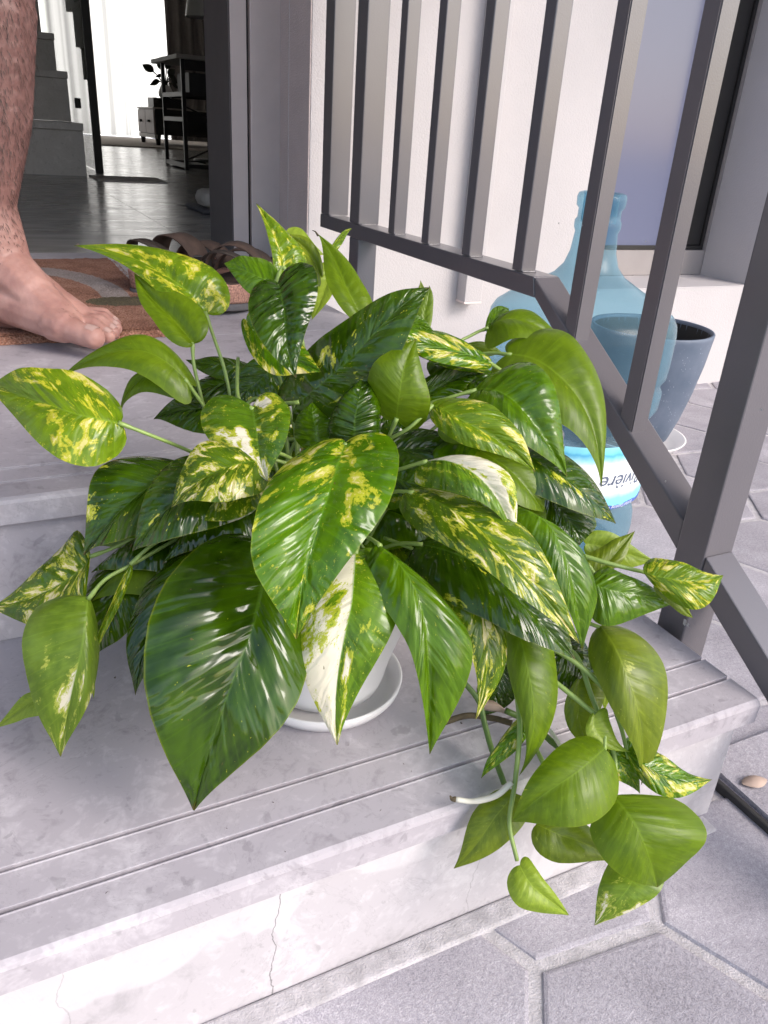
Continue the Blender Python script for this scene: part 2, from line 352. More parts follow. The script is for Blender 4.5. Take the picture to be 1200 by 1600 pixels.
# ================================================================== GROUND, PAVEMENT, STEPS
def struct(o): o['kind'] = 'structure'; return o
bm = bmesh.new(); bmesh.ops.create_grid(bm, x_segments=1, y_segments=1, size=150)
for v in bm.verts: v.co.z = -.03
struct(bmobj('ground', bm, M['ground']))
pav = struct(bpy.data.objects.new('pavement', None)); COL.objects.link(pav)
bm = bmesh.new(); add_box(bm, (-3.2, -2.2, -.028), (5.2, 1.76, -.0025)); struct(bmobj('joint_sand_bed', bm, M['sand'], pav))
A = .136; th0 = math.radians(-5.5)
def hexmesh(seed):
    rnd = random.Random(seed); bm = bmesh.new(); rings = []
    for off, z in ((.0080, -.028), (.0068, -.0040), (.0085, -.0010), (.0120, 0)):
        ring = []
        for k in range(6):
            for sub in range(3):
                a0 = th0 + math.radians(60 * k); a1 = a0 + math.radians(60); R_ = A - off
                p = Vector((math.cos(a0), math.sin(a0), 0)).lerp(Vector((math.cos(a1), math.sin(a1), 0)), sub / 3) * R_
                w = noise.noise(Vector((p.x * 20, p.y * 20, seed * 9.1))) * .0022
                ring.append(bm.verts.new((p.x * (1 + w / A), p.y * (1 + w / A), z + rnd.uniform(-.0003, .0003))))
        rings.append(ring)
    for a, b in zip(rings, rings[1:]):
        for k in range(18): bm.faces.new((a[k], a[(k + 1) % 18], b[(k + 1) % 18], b[k]))
    bm.faces.new(rings[-1]); me = bpy.data.meshes.new('paver'); bmesh.ops.recalc_face_normals(bm, faces=bm.faces[:]); bm.to_mesh(me); bm.free()
    me.materials.append(M['paver']); return me
hm = [hexmesh(i) for i in range(5)]
c0 = Vector((.361 + A * math.cos(math.radians(-65.5)), .331 + A * math.sin(math.radians(-65.5)), 0))
v1 = Vector((math.cos(math.radians(24.5)), math.sin(math.radians(24.5)), 0)) * A * math.sqrt(3)
v2 = Vector((math.cos(math.radians(84.5)), math.sin(math.radians(84.5)), 0)) * A * math.sqrt(3)
rnd = random.Random(3)
for i in range(-8, 16):
    for j in range(-12, 14):
        p = c0 + v1 * i + v2 * j
        if not (-.35 < p.x < 3.3 and -.35 < p.y < 1.85): continue
        if p.x < .56 and p.y > .52: continue
        o = link('paver', hm[rnd.randrange(5)], None, pav)
        o.location = p + Vector((0, 0, rnd.uniform(-.0012, .0012)))
        o.rotation_euler = (rnd.uniform(-.004, .004), rnd.uniform(-.004, .004), math.radians(60 * rnd.randrange(6)))
# a raised paver beside the step end, with a dark open joint, and the low pavers round it
def polyslab(name, pts, z0, z1, mat, parent, bev=.005):
    bm = bmesh.new(); f = bm.faces.new([bm.verts.new((x, y, z1)) for x, y in pts])
    r = bmesh.ops.extrude_face_region(bm, geom=[f]); vs = [v for v in r['geom'] if isinstance(v, bmesh.types.BMVert)]
    for v in vs: v.co.z = z0
    top = [e for e in bm.edges if all(abs(v.co.z - z1) < 1e-6 for v in e.verts)]
    bmesh.ops.bevel(bm, geom=top, offset=bev, segments=2, affect='EDGES'); return bmobj(name, bm, mat, parent)
polyslab('paver', [(.697, .47), (.690, .21), (.80, .10), (1.02, .13), (1.05, .33), (.93, .47)], -.02, .012, M['paver'], pav, .006)
box('open_joint', (.6885, .22, -.012), (.6965, .468, .009), M['gap'], pav, .002)

step = struct(bpy.data.objects.new('front_step', None)); COL.objects.link(step)
land = struct(bpy.data.objects.new('entrance_landing', None)); COL.objects.link(land)
def slab_prof(y0, y1, z, th, grooves):
    p = [(y0 + .003, z - th), (y0, z - th + .003), (y0, z - .0055), (y0 + .0015, z - .002), (y0 + .005, z)]
    for g in grooves: p += [(g - .0045, z), (g - .0035, z + .0005), (g - .0026, z + .0005), (g - .0020, z - .0085), (g + .0016, z - .0085), (g + .0020, z)]
    p += [(y1, z), (y1, z - th)]; return p
def nosed(name, y0, y1, z, th, x0, x1, gr, par):
    o = extrude_profile(name, slab_prof(y0, y1, z, th, gr), x0, x1, M['stone'], par)
    md = o.modifiers.new('b', 'BEVEL'); md.width = .0006; md.segments = 2; md.limit_method = 'ANGLE'; md.angle_limit = .9
    return o
nosed('tread_slab', .390, .800, .165, .030, -1.0, .660, (.4328, .469), step)
nosed('landing_slab', .7585, 1.36, .33, .030, -1.0, .660, (.8015, .838), land)
box('landing_slab', (-1.0, 1.362, .30), (.660, 2.325, .3298), M['stone'], land, .001)
box('landing_slab', (-2.6, .7585, .30), (-1.002, 2.325, .33), M['stone'], land, .001)
box('tread_slab', (-2.6, .39, .135), (-1.002, .80, .165), M['stone'], step, .001)
for x0, x1 in ((-2.6, -1.0), (-.999, -.46), (-.459, .650)):
    box('riser_tile', (x0, .402, 0), (x1, .42, .1345), M['riser'], step, .0008)
    box('riser_tile', (x0, .770, .1652), (x1, .79, .2995), M['stone'], land, .0008)
box('end_tile', (.632, .4205, 0), (.650, .80, .1345), M['riser'], step)
box('core', (-2.6, .4205, -.02), (.6315, .80, .1340), M['stone'], step)
box('core', (-2.6, .8005, -.02), (.650, 2.32, .2995), M['riser'], land)
box('mortar_fillet', (-1.5, .378, -.006), (.640, .4015, .0030), M['sand'], step, .003)

# ================================================================== HOUSE SHELL
def walls(name, boxes, mat, label, parent=None, cat='wall'):
    bm = bmesh.new()
    for lo, hi in boxes: add_box(bm, lo, hi)
    o = bmobj(name, bm, mat, parent)
    if parent is None: struct(o); tag(o, label, cat)
    return o
facade = empty('facade_wall', (.68, 1.755, 0), 'white plastered front wall of the house behind the railing', 'wall')
facade['kind'] = 'structure'
walls('wall', [((.681, 1.755, -.03), (1.492, 1.955, 2.2)), ((1.492, 1.755, -.03), (2.163, 1.955, .308)), ((2.163, 1.755, -.03), (5.0, 1.955, 2.2)),
               ((.681, 1.755, 2.2), (5.0, 1.955, 3.4)), ((-4.2, 2.25, .3), (-1.4, 2.46, 2.75)), ((-4.2, 2.25, 2.75), (.681, 2.46, 3.4))], M['white_wall'], '', facade)
box('window_sill', (1.493, 1.7545, .3085), (2.162, 1.956, .312), M['white_wall'], facade)
box('reveal_plaster', (.6775, 1.7565, .331), (.6808, 1.8835, 2.74), M['reveal'], facade)
box('reveal_plaster', (.6780, 1.8865, .331), (.6808, 1.9445, 2.74), M['reveal'], facade)
box('corner_bead', (.6770, 1.8836, .331), (.6805, 1.8864, 2.74), M['white_wall'], facade)
walls('return_wall', [((.78, 1.956, .30), (1.0, 2.46, 3.4)), ((1.0, 1.956, -.03), (5.0, 2.0, .30)), ((1.0, 2.3, .3), (1.45, 2.46, 3.4)), ((2.2, 2.0, -.03), (6.6, 2.3, 3.4))], M['white_wall'], '', facade)
porch = box('porch_ceiling', (-4.2, -.15, 2.75), (5.0, 1.754, 2.95), M['ceil']); struct(porch); tag(porch, 'flat porch roof over the entrance')
# door frame
df = empty('door_frame', (.66, 2.227, .33), 'painted grey door frame at the right side of the entrance', 'door frame')
box('jamb', (.6445, 2.227, .331), (.6868, 2.463, 2.62), M['frame'], df, .002)
box('jamb_shade_face', (.6395, 2.2295, .331), (.6443, 2.461, 2.62), M['frame_shaded'], df, .001)  # thin plate painting the shade on the jamb side turned from the sun
box('groove', (.6869, 2.246, .331), (.6958, 2.4, 2.62), M['gap'], df)
box('side_panel', (.6960, 2.2275, .331), (.7795, 2.43, 2.62), M['frame'], df, .002)
box('lintel', (-1.4, 2.227, 2.621), (.7795, 2.463, 2.75), M['frame'], df)
# window
wd = empty('fixed_window', (1.83, 1.96, .31), 'window with beige frame and blue sky reflection painted into its glass behind the water bottle', 'window')
def frame_ring(name, x0, x1, z0, z1, w, y0, y1, mat, par):
    bm = bmesh.new()
    add_box(bm, (x0, y0, z0), (x0 + w, y1, z1)); add_box(bm, (x1 - w, y0, z0), (x1, y1, z1))
    add_box(bm, (x0 + w, y0, z0), (x1 - w, y1, z0 + w)); add_box(bm, (x0 + w, y0, z1 - w), (x1 - w, y1, z1))
    return bmobj(name, bm, mat, par)
frame_ring('frame', 1.493, 2.236, .313, 2.198, .076, 1.957, 2.0, M['beige'], wd)
frame_ring('gasket', 1.570, 2.159, .390, 2.121, .012, 1.966, 2.0, M['black'], wd)
box('sash_stile', (2.085, 1.972, .402), (2.147, 1.992, 2.109), M['black'], wd, .003)
box('pane', (1.582, 1.976, .402), (2.0849, 1.982, 2.109), M['window'], wd)
box('window_back', (1.5, 2.01, .32), (2.19, 2.02, 2.19), M['black'], wd)
# square conduit on the wall
cn = empty('wall_conduit', (1.12, 1.71, .297), 'short ended white square conduit fixed to the front wall', 'conduit')
box('duct', (1.090, 1.712, .297), (1.141, 1.7548, 2.75), M['white_wall'], cn, .002)
box('end_cap', (1.0895, 1.7115, .292), (1.1415, 1.7549, .2975), M['frame'], cn, .001)

# ---- interior
room = struct(bpy.data.objects.new('hall_room', None)); COL.objects.link(room)
walls('room_wall', [((-4.3, 2.25, .2), (-4.2, 17, 3.4)), ((6.6, 1.9, .2), (6.7, 17, 3.4)), ((-4.2, 16.9, .2), (-1.6, 17.0, 3.4)), ((4.2, 16.9, .2), (6.6, 17, 3.4)), ((-1.6, 16.9, 2.9), (4.2, 17, 3.4)), ((2.3, 2.3, .3), (6.6, 2.46, 3.4))], M['roomwall'], '', room)
box('ceiling', (-4.3, 1.956, 3.4), (6.7, 17, 3.5), M['roomwall'], room)
box('floor_bed', (-4.3, 2.326, .2), (6.7, 17, .3255), M['gap'], room)
xs = [-4.25 + .0]; T = .81
nx0 = -5; xg = [.60 + (i) * T for i in range(-6, 8)]; yg = [2.690 + j * T for j in range(0, 18)]
bmt = bmesh.new()
tile_me = None
for i in range(len(xg) - 1):
    for yy0, yy1 in [(2.327, 2.690)] + list(zip(yg, yg[1:])):
        if xg[i + 1] < -2 and yy0 > 3: continue
        bm = bmesh.new(); add_box(bm, (xg[i] + .0012, yy0 + .0012, .3256), (xg[i + 1] - .0012, yy1 - .0012, .33)); bmobj('floor_tile', bm, M['tile'], room)
bmt.free()
# stairs
st = empty('staircase', (.3, 5.4, .33), 'grey stone staircase rising inside the hall', 'stairs')
sx = [.665, .667, .667, .64, .63, .62, .61, .6]; sy = [5.40, 5.95, 6.50, 7.0, 7.5, 8.0, 8.5, 9.0]; sz = [.33, .618, .903, 1.145, 1.43, 1.71, 2.0, 2.28, 2.56]
for k in range(8):
    box('riser', (-1.6, sy[k] + .02, sz[k] + (.0005 if k == 0 else .001)), (sx[k] - .004, sy[k] + .6, sz[k + 1] - .041), M['stair'], st)
    box('tread', (-1.6, sy[k], sz[k + 1] - .040), (sx[k], sy[k] + .62, sz[k + 1]), M['stair'], st, .003)
# glass screen with black edge
gs = empty('glass_screen', (.79, 5.69, .33), 'clear glass screen with black upright edge beside the stairs', 'glass screen')
box('edge_post', (.748, 5.665, .331), (.795, 5.70, 2.9), M['blackmetal'], gs, .002)
box('pane', (.785, 5.701, .34), (.795, 8.6, 2.9), M['glass'], gs)
for z in (.80, 1.9): box('clamp', (.700, 5.98, z - .10), (.735, 6.03, z - .04), M['blackmetal'], gs, .006)
# rugs
rg = box('hall_rug', (.672, 5.05, .3302), (1.07, 5.42, .338), M['rug']); tag(rg, 'small grey brown rug on the hall tiles by the stairs', 'rug')
rg = box('carpet', (1.2, 11.3, .3302), (6.0, 16.2, .345), M['rug']); tag(rg, 'wide pale carpet under the low cabinet by the curtains', 'carpet')
box('lit_pane', (-1.5, 16.93, .34), (4.1, 16.95, 2.89), M['lit'], room)
# curtains
def curtain(name, x0, x1, y, z0, z1, mat, amp, wav, label, cat, grp=None):
    bm = bmesh.new(); n = int((x1 - x0) / .02); prev = None; r = random.Random(int(x0 * 10) + 5); ph = r.uniform(0, 9)
    for i in range(n + 1):
        x = x0 + (x1 - x0) * i / n
        dy = amp * math.sin(x / wav * 2 * PI + ph + 1.3 * math.sin(x * 2.1)) + amp * .4 * math.sin(x / wav * 5.3)
        cur = [bm.verts.new((x + .01 * math.sin(k), y + dy * (1 - .25 * k / 4), z0 + (z1 - z0) * k / 4)) for k in range(5)]
        if prev:
            for k in range(4): bm.faces.new((prev[k], cur[k], cur[k + 1], prev[k + 1]))
        prev = cur
    o = bmobj(name, bm, mat, None, True); return tag(o, label, cat, grp)
curtain('sheer_curtain', -1.5, 3.95, 16.6, .36, 3.05, M['sheer'], .05, .28, 'white sheer curtain glowing with daylight at the far window', 'curtain')
curtain('drape', 3.55, 4.9, 16.35, .34, 3.05, M['drape'], .06, .2, 'dark grey drape at the right end of the far window', 'curtain')
struct(tag(walls('window_frame', [((-1.6, 16.9, .33), (-1.5, 17, 2.9)), ((1.2, 16.9, .33), (1.28, 17, 2.9)), ((4.1, 16.9, .33), (4.2, 17, 2.9))], M['black'], ''), 'dark frame of the far patio window', 'window frame'))
# console desk
dk = empty('console_desk', (1.54, 6.55, .33), 'tall black metal console desk with shelves inside the hall', 'desk')
zt = 1.105; yA, yB, x0, x1 = 6.56, 7.24, 1.535, 2.75
for (x, y) in ((x0, yA), (x0, yB), (x1, yA), (x1, yB), (1.93, yB)): box('leg', (x - .014, y - .014, .331), (x + .014, y + .014, zt - .03), M['blackmetal'], dk, .002)
box('desk_top', (x0 - .05, yA - .04, zt - .03), (x1 + .05, yB + .20, zt), M['wood'], dk, .004)
box('apron', (x0 + .015, yA - .012, zt - .10), (x1 - .015, yA + .012, zt - .031), M['blackmetal'], dk)
box('drawer_box', (x0 + .05, yA + .02, .86), (x1 - .1, yA + .40, zt - .11), M['black'], dk)
for z in (.835, .665, .345):
    box('shelf_rail', (x0 - .013, yA + .015, z), (x0 + .013, yB - .015, z + .03), M['blackmetal'], dk); box('shelf_rail', (x0 + .015, yA - .013, z), (x1 - .015, yA + .013, z + .028), M['blackmetal'], dk)
    box('shelf_rail', (x0 + .015, yB - .013, z), (x1 - .015, yB + .013, z + .028), M['blackmetal'], dk)
box('shelf_board', (x0 + .015, yA + .016, .668), (x1 - .015, yB - .016, .685), M['wood'], dk)
for k in range(8): box('slat', (x0 + .02 + k * .15, yA + .016, .35), (x0 + .09 + k * .15, yB - .016, .362), M['wood'], dk)
tube('brace', [(x0, yB, .84), (x1 - .3, yB, .50)], .007, M['blackmetal'], dk); tube('brace', [(x0, yA, .40), (x1 - .3, yB, .70)], .007, M['blackmetal'], dk)
# cushions / plush beyond
cu = empty('floor_cushion', (2.5, 8.6, .33), 'pale stack of soft cushions standing behind the console desk', 'cushion')
for k in range(3):
    bm = bmesh.new(); bmesh.ops.create_uvsphere(bm, u_segments=20, v_segments=12, radius=1)
    for v in bm.verts: v.co = Vector((2.66 + v.co.x * .27, 8.7 + v.co.y * .25, .33 + .13 + k * .22 + v.co.z * .14))
    bmobj('cushion', bm, M['cushion'], cu, True)
# low cabinet
P0 = at(242, 227, 1); d_ = (P0 - CAM); s_ = (.345 - CAM.z) / d_.z; nc = CAM + d_ * s_       # near foot on the carpet
P1 = at(217, 218, 1) - CAM; fc = CAM + P1 * ((nc.y + 1.25 - 0) / P1.y)
cb = empty('low_cabinet', (nc.x, nc.y, .345), 'low sideboard with two pale drawers on dark splayed legs by the curtains', 'cabinet')
ax = Vector((fc.x - nc.x, fc.y - nc.y, 0)); W_ = ax.length; ax.normalize(); bx = Vector((ax.y, -ax.x, 0)) 
def cbox(name, a0, a1, b0, b1, z0, z1, mat, bev=0):
    bm = bmesh.new(); add_box(bm, (a0, b0, z0), (a1, b1, z1), bev)
    for v in bm.verts: v.co = Vector((nc.x, nc.y, 0)) + ax * v.co.x + bx * v.co.y + Vector((0, 0, v.co.z))
    return bmobj(name, bm, mat, cb)
h0, h1 = .48, .80
cbox('carcass', 0, W_, .03, 1.15, h0, h1, M['black']); cbox('top', -.01, W_ + .01, .0, 1.16, h1, h1 + .02, M['wood'])
for k in range(2):
    cbox('drawer', W_ * (k * .5 + .01), W_ * (k * .5 + .49), .005, .029, h0 + .01, h1 - .01, M['drawer'], .003)
    cbox('knob', W_ * (k * .5 + .22), W_ * (k * .5 + .28), -.03, .004, .63, .66, M['black'])
cbox('base_rail', 0, W_, .01, .05, h0 - .05, h0 - .001, M['wood'])
for a, b in ((.05, .06), (W_ - .05, .06), (.05, 1.08), (W_ - .05, 1.08)):
    p = Vector((nc.x, nc.y, 0)) + ax * a + bx * b
    tube('leg', [p + Vector((0, 0, .347)), p + Vector((0, 0, h0))], [.028, .045], M['black'], cb)
top = Vector((nc.x, nc.y, 0)) + ax * (W_ * .62) + bx * .32
bb = box('black_box', (top.x - .20, top.y - .2, h1 + .021), (top.x + .22, top.y + .2, h1 + .15), M['black'], None, .005); tag(bb, 'black box on the low cabinet holding up the white vase', 'box')
vz = lathe('white_vase', [(.0, 0), (.07, 0), (.10, .03), (.105, .08), (.07, .15), (.06, .17), (.05, .165), (.0, .16)], M['white_plastic'], None, (top.x + .02, top.y, h1 + .151), 24); tag(vz, 'round white vase on the black box of the low cabinet', 'vase')
hp = empty('rubber_plant', (top.x, top.y, h1 + .4), 'dark leaved sprig growing from the white vase on the cabinet', 'plant')
M['darkleaf'] = pmat('rubber_leaf', (.018, .022, .012), .35)
for k, (dx, dz, l, an) in enumerate(((-.55, .42, .40, 2.45), (-.32, .12, .30, 3.3), (-.1, .50, .33, 2.2), (.12, .52, .3, 1.1), (.22, .36, .36, .9), (.28, .30, .30, -.6), (.33, .22, .25, -1.1), (-.18, .28, .2, 2.9), (.35, .08, .22, -.2))):
    l *= .5; b0 = Vector((top.x + .02, top.y, h1 + .30)); c = b0 + Vector((dx * .36, 0, dz * .5)); bm = bmesh.new(); n = 8
    d2 = Vector((math.cos(an), .2, math.sin(an))).normalized(); nn = Vector((-d2.z, .5, d2.x)).normalized(); ll = []; rr_ = []; mm = []
    for i in range(n + 1):
        t = i / n; w_ = .10 * math.sin(PI * t ** .8) * (l / .35); p = c + d2 * l * (t - .3) + Vector((0, 0, -.04 * t * t)); mm.append(bm.verts.new(p)); ll.append(bm.verts.new(p + nn * (w_ + .001) + Vector((0, -.03 * w_, 0)))); rr_.append(bm.verts.new(p - nn * (w_ + .001) + Vector((0, .03 * w_, 0))))
    for i in range(n): bm.faces.new((mm[i], mm[i + 1], ll[i + 1], ll[i])); bm.faces.new((mm[i], rr_[i], rr_[i + 1], mm[i + 1]))
    bmobj('leaf', bm, M['darkleaf'], hp, True); tube('stem', [b0, (b0 + c) / 2 + Vector((0, 0, .03)), c], .008, M['darkleaf'], hp, 5)
# lamp with white shade
lp = empty('floor_lamp', (2.2, 8.0, .33), 'floor lamp with white cone shade behind the door frame', 'lamp')
q = CAM + (at(311, 27, 1) - CAM) * (8.2 / (at(311, 27, 1) - CAM).y)
lathe('lamp_shade', [(.17, 0), (.10, .42)], M['white_plastic'], lp, (q.x + .05, q.y, q.z), 24)
tube('pole', [(q.x + .05, q.y, .34), (q.x + .05, q.y, q.z + .1)], .012, M['blackmetal'], lp); lathe('base', [(0, .02), (.14, .02), (.15, 0), (0, 0)], M['blackmetal'], lp, (q.x + .05, q.y, .331), 24)
# slipper at the jamb
sl = empty('slipper', (.72, 3.0, .33), 'pale house slipper standing on the tiles behind the door frame', 'slipper')
q = CAM + (at(320, 334, 1) - CAM) * ((.33 - CAM.z) / (at(320, 334, 1) - CAM).z)
box('sole', (q.x - .02, q.y - .05, .3302), (q.x + .12, q.y + .26, .350), M['rubber'], sl, .008); box('upper', (q.x - .01, q.y - .03, .3505), (q.x + .11, q.y + .14, .42), M['cushion'], sl, .03)

# ================================================================== RAILING
rl = empty('stair_railing', (.69, 1.0, 0), 'dark grey painted steel railing with square bars beside the steps', 'railing')
XL, XR = .670, .7115
def rprism(name, pts, x0, x1, par=rl, bev=.0018):
    o = extrude_profile(name, pts, x0, x1, M['rail'], par); md = o.modifiers.new('b', 'BEVEL'); md.width = bev; md.segments = 2; md.limit_method = 'ANGLE'; return o
SL = .625
zt_ = lambda y: .506 if y > .885 else .506 - SL * (.885 - y)
rprism('bottom_rail', [(.8855, .506), (1.66, .5065), (1.66, .4795), (.878, .479)], XL, XR)
rprism('sloping_rail', [(.8845, .506), (.549, zt_(.549)), (.549, zt_(.549) - .037), (.877, .479)], XL, XR)
rprism('sloping_rail', [(.5085, zt_(.5085)), (.085, zt_(.085)), (.085, -.01), (.13, zt_(.13) - .037), (.5085, zt_(.5085) - .037)], XL, XR)
tz = lambda y: 1.30 if y > .885 else 1.30 - SL * (.885 - y)
rprism('top_rail', [(.8855, 1.32), (1.70, 1.32), (1.70, 1.285), (.878, 1.285)], XL - .004, XR + .004)
rprism('top_rail', [(.8845, 1.32), (.49, tz(.49) + .02), (.49, tz(.49) - .017), (.877, 1.285)], XL - .004, XR + .004)
box('post', (XL + .0005, 1.459, -.02), (XR - .0005, 1.503, .4793), M['rail'], rl, .0018); box('post', (XL - .001, 1.459, .5068), (XR + .001, 1.503, 1.2848), M['rail'], rl, .0018)
box('post', (XL + .002, 1.617, .5068), (XR + .005, 1.661, 1.2848), M['rail'], rl, .0018)
box('post', (XL - .0015, .509, -.02), (XR + .0015, .5485, tz(.53) - .02), M['rail'], rl, .002)
for y in (1.313, 1.187, 1.056, .918): box('baluster', (XL + .002, y, .5067), (XL + .0265, y + .0235, 1.2848), M['rail'], rl, .0015)
for y in (.785, .656):
    x0, x1, y1 = XL + .002, XL + .0265, y + .0235; bm = bmesh.new()
    b_ = [bm.verts.new((x, yy, zt_(yy) + .0002)) for x, yy in ((x0, y), (x1, y), (x1, y1), (x0, y1))]; t_ = [bm.verts.new((x, yy, tz(yy) - .02)) for x, yy in ((x0, y), (x1, y), (x1, y1), (x0, y1))]
    bm.faces.new(b_[::-1]); bm.faces.new(t_)
    for k in range(4): bm.faces.new((b_[k], b_[(k + 1) % 4], t_[(k + 1) % 4], t_[k]))
    es = [e for e in bm.edges if abs(e.verts[0].co.z - e.verts[1].co.z) > .3]; bmesh.ops.bevel(bm, geom=es, offset=.0015, segments=2, affect='EDGES')
    bmobj('baluster', bm, M['rail'], rl)
for y, x1_ in [(y_, XL + .0268) for y_ in (1.313, 1.187, 1.056, .918)] + [(1.459, XR - .001), (1.617, XR)]:
    y0_, zz_ = y - .0004, .5068
    tube('weld_bead', [(XL + .003 + (x1_ - XL - .004) * k_ / 9, y0_ + random.uniform(-.0003, .0003), zz_ + random.uniform(0, .0004)) for k_ in range(10)], [random.uniform(.0010, .0019) for k_ in range(10)], M['rail'], rl, 6)
bm = bmesh.new()
for (px, py, w_) in ((910, 352, .0012), (1009, 377, .0012), (1040, 752, .0013), (1190, 640, .0015), (1071, 973, .0045), (902, 536, .002), (1074, 976, .003), (873, 349, .0015)):
    P_ = CAM + (at(px, py, 1) - CAM) * ((XL - .0022 if py > 900 else XL - .0004) / (at(px, py, 1) - CAM).x); ring = []
    for k in range(8):
        r_ = w_ * random.uniform(.4, 1.1); ring.append(bm.verts.new(P_ + Vector((0, math.cos(k * PI / 4) * r_, math.sin(k * PI / 4) * r_))))
    bm.faces.new(ring)
tag(bmobj('paint_chip', bm, M['paint_chip'], rl), kind='stuff')

# ================================================================== WATER BOTTLE
JR = .155; JX, JY = .900, 1.042
jg = empty('water_bottle', (JX, JY, 0), 'large blue water dispenser bottle standing upright behind the railing', 'water bottle')
s = .607
prof = [(0, .012), (.07, .012), (.12, .0), (.135, .004), (.147, .022), (.150, .05), (.148, .075), (.141, .095), (.139, .103), (.146, .112), (.150, .125), (.150, .225), (.146, .236), (.141, .245), (.141, .256), (.147, .266), (.152, .275),
        (.153, .300), (.148, .309), (.148, .316), (.155, .328), (.1565, .350), (.1565, .395), (.154, .412), (.147, .424), (.125, .440), (.090, .459), (.058, .478), (.044, .494), (.037, .515), (.034, .545), (.037, .552), (.037, .562), (.034, .566), (.034, .580), (.038, .584), (.039, .597), (.037, .603), (.031, .605), (.028, .600), (.028, .56)]
lathe('bottle_shell', prof, M['jug'], jg, (JX, JY, .001), 72)
def cyl_patch(name, a0, a1, z0, z1, R, mat, parent, n=24):
    bm = bmesh.new(); uv = bm.loops.layers.uv.new('UVMap'); cols = []
    for i in range(n + 1):
        a = a0 + (a1 - a0) * i / n; cols.append([bm.verts.new((JX + R * math.cos(a), JY + R * math.sin(a), z)) for z in (z0, (z0 + z1) / 2, z1)])
    for i in range(n):
        for k in range(2):
            f = bm.faces.new((cols[i][k], cols[i + 1][k], cols[i + 1][k + 1], cols[i][k + 1]))
            for lo, (ii, kk) in zip(f.loops, ((i, k), (i + 1, k), (i + 1, k + 1), (i, k + 1))): lo[uv].uv = (ii / n * 3, kk / 2)
    me = bpy.data.meshes.new(name); bm.to_mesh(me); bm.free(); return link(name, me, mat, parent, True)
view = math.atan2(-JY, -JX)         # towards the camera
LZ0, LZ1 = .118, .232
lab = cyl_patch('label', view + math.radians(3), view + math.radians(105), LZ0, LZ1, .1515, M['label'], jg)
cyl_patch('label', view - math.radians(60), view + math.radians(2.5), LZ0 - .0, LZ1 + .002, .1512, M['label_blank'], jg)
def label_text(txt, size, ang, zc, mat, flip=True):
    cu_ = bpy.data.curves.new('t', 'FONT'); cu_.body = txt; cu_.size = size; cu_.align_x = 'CENTER'; cu_.align_y = 'CENTER'; cu_.shear = .25
    ob = bpy.data.objects.new('t', cu_); COL.objects.link(ob); bpy.context.view_layer.update()
    me = bpy.data.meshes.new_from_object(ob.evaluated_get(bpy.context.evaluated_depsgraph_get())); bpy.data.objects.remove(ob)
    for v in me.vertices:
        x, y = (-v.co.x, -v.co.y) if flip else (v.co.x, v.co.y)
        a = ang + x / .152; v.co = Vector((JX + .1522 * math.cos(a), JY + .1522 * math.sin(a), zc + y))
    return link('lettering', me, mat, lab)
label_text('Rivière', .036, view + math.radians(49), .170, M['ink'])
label_text('Bottled Drinking Water', .0085, view + math.radians(48), .1215, M['ink_white'])

# ================================================================== PLANTER
PX_, PY_ = 1.425, 1.395
pl = empty('stone_planter', (PX_, PY_, .012), 'empty speckled blue grey planter on a white saucer beside the water bottle', 'planter')
lathe('planter_body', [(0, .02), (.085, .02), (.090, .025), (.108, .08), (.124, .15), (.136, .22), (.143, .285), (.144, .292), (.142, .295), (.137, .294), (.136, .288), (.128, .20), (.10, .06), (0, .055)], M['planter'], pl, (PX_, PY_, 0), 64)
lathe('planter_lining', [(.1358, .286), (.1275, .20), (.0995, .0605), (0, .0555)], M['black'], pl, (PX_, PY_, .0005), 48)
so = lathe('planter_saucer', [(0, .004), (.095, .004), (.100, .001), (.118, .001), (.135, .022), (.137, .026), (.133, .026), (.115, .008), (0, .0085)], M['white_plastic'], None, (PX_, PY_, 0), 56)
tag(so, 'white saucer under the speckled planter', 'saucer')

# ================================================================== DOORMAT
mt_ = empty('doormat', (0, 1.7, .33), 'brown coir doormat with pale curved print under the bare foot', 'doormat')
bm = bmesh.new(); nx, ny = 110, 110; MX0, MX1, MY0, MY1 = -.85, .30, 1.355, 2.12; vs = {}
for i in range(nx + 1):
    for j in range(ny + 1):
        x = MX0 + (MX1 - MX0) * i / nx; y = MY0 + (MY1 - MY0) * j / ny + .03 * (x - .1); e = min(i, nx - i, j, ny - j)
        h = .3465 + noise.noise(Vector((x * 90, y * 90, 0))) * .0022 + noise.noise(Vector((x * 12, y * 12, 3))) * .001
        if e == 0: h = .3305
        if e <= 1: x += random.uniform(-.003, .003); y += random.uniform(-.003, .003)
        vs[i, j] = bm.verts.new((x, y, h))
for i in range(nx):
    for j in range(ny): bm.faces.new((vs[i, j], vs[i + 1, j], vs[i + 1, j + 1], vs[i, j + 1]))
bmobj('pile', bm, M['coir'], mt_, True)
bm = bmesh.new()
for k in range(5200):                      # loose coir fibres, dense along the front edge
    x = random.uniform(-.1, .30); y = 1.355 + random.random() ** 1.7 * .72 + .03 * (x - .1)
    if random.random() < .12: x = .297 + random.uniform(-.004, .004)
    if random.random() < .25: y = 1.356 + .03 * (x - .1) + random.uniform(-.002, .004)
    p = Vector((x, y, .346)); d2 = Vector((random.uniform(-.007, .007), random.uniform(-.009, .004), random.uniform(.001, .006))); s_ = Vector((.0005, 0, .0003))
    bm.faces.new([bm.verts.new(q_) for q_ in (p - s_, p + s_, p + d2)])
tag(bmobj('fibres', bm, M['coir'], mt_), kind='stuff')

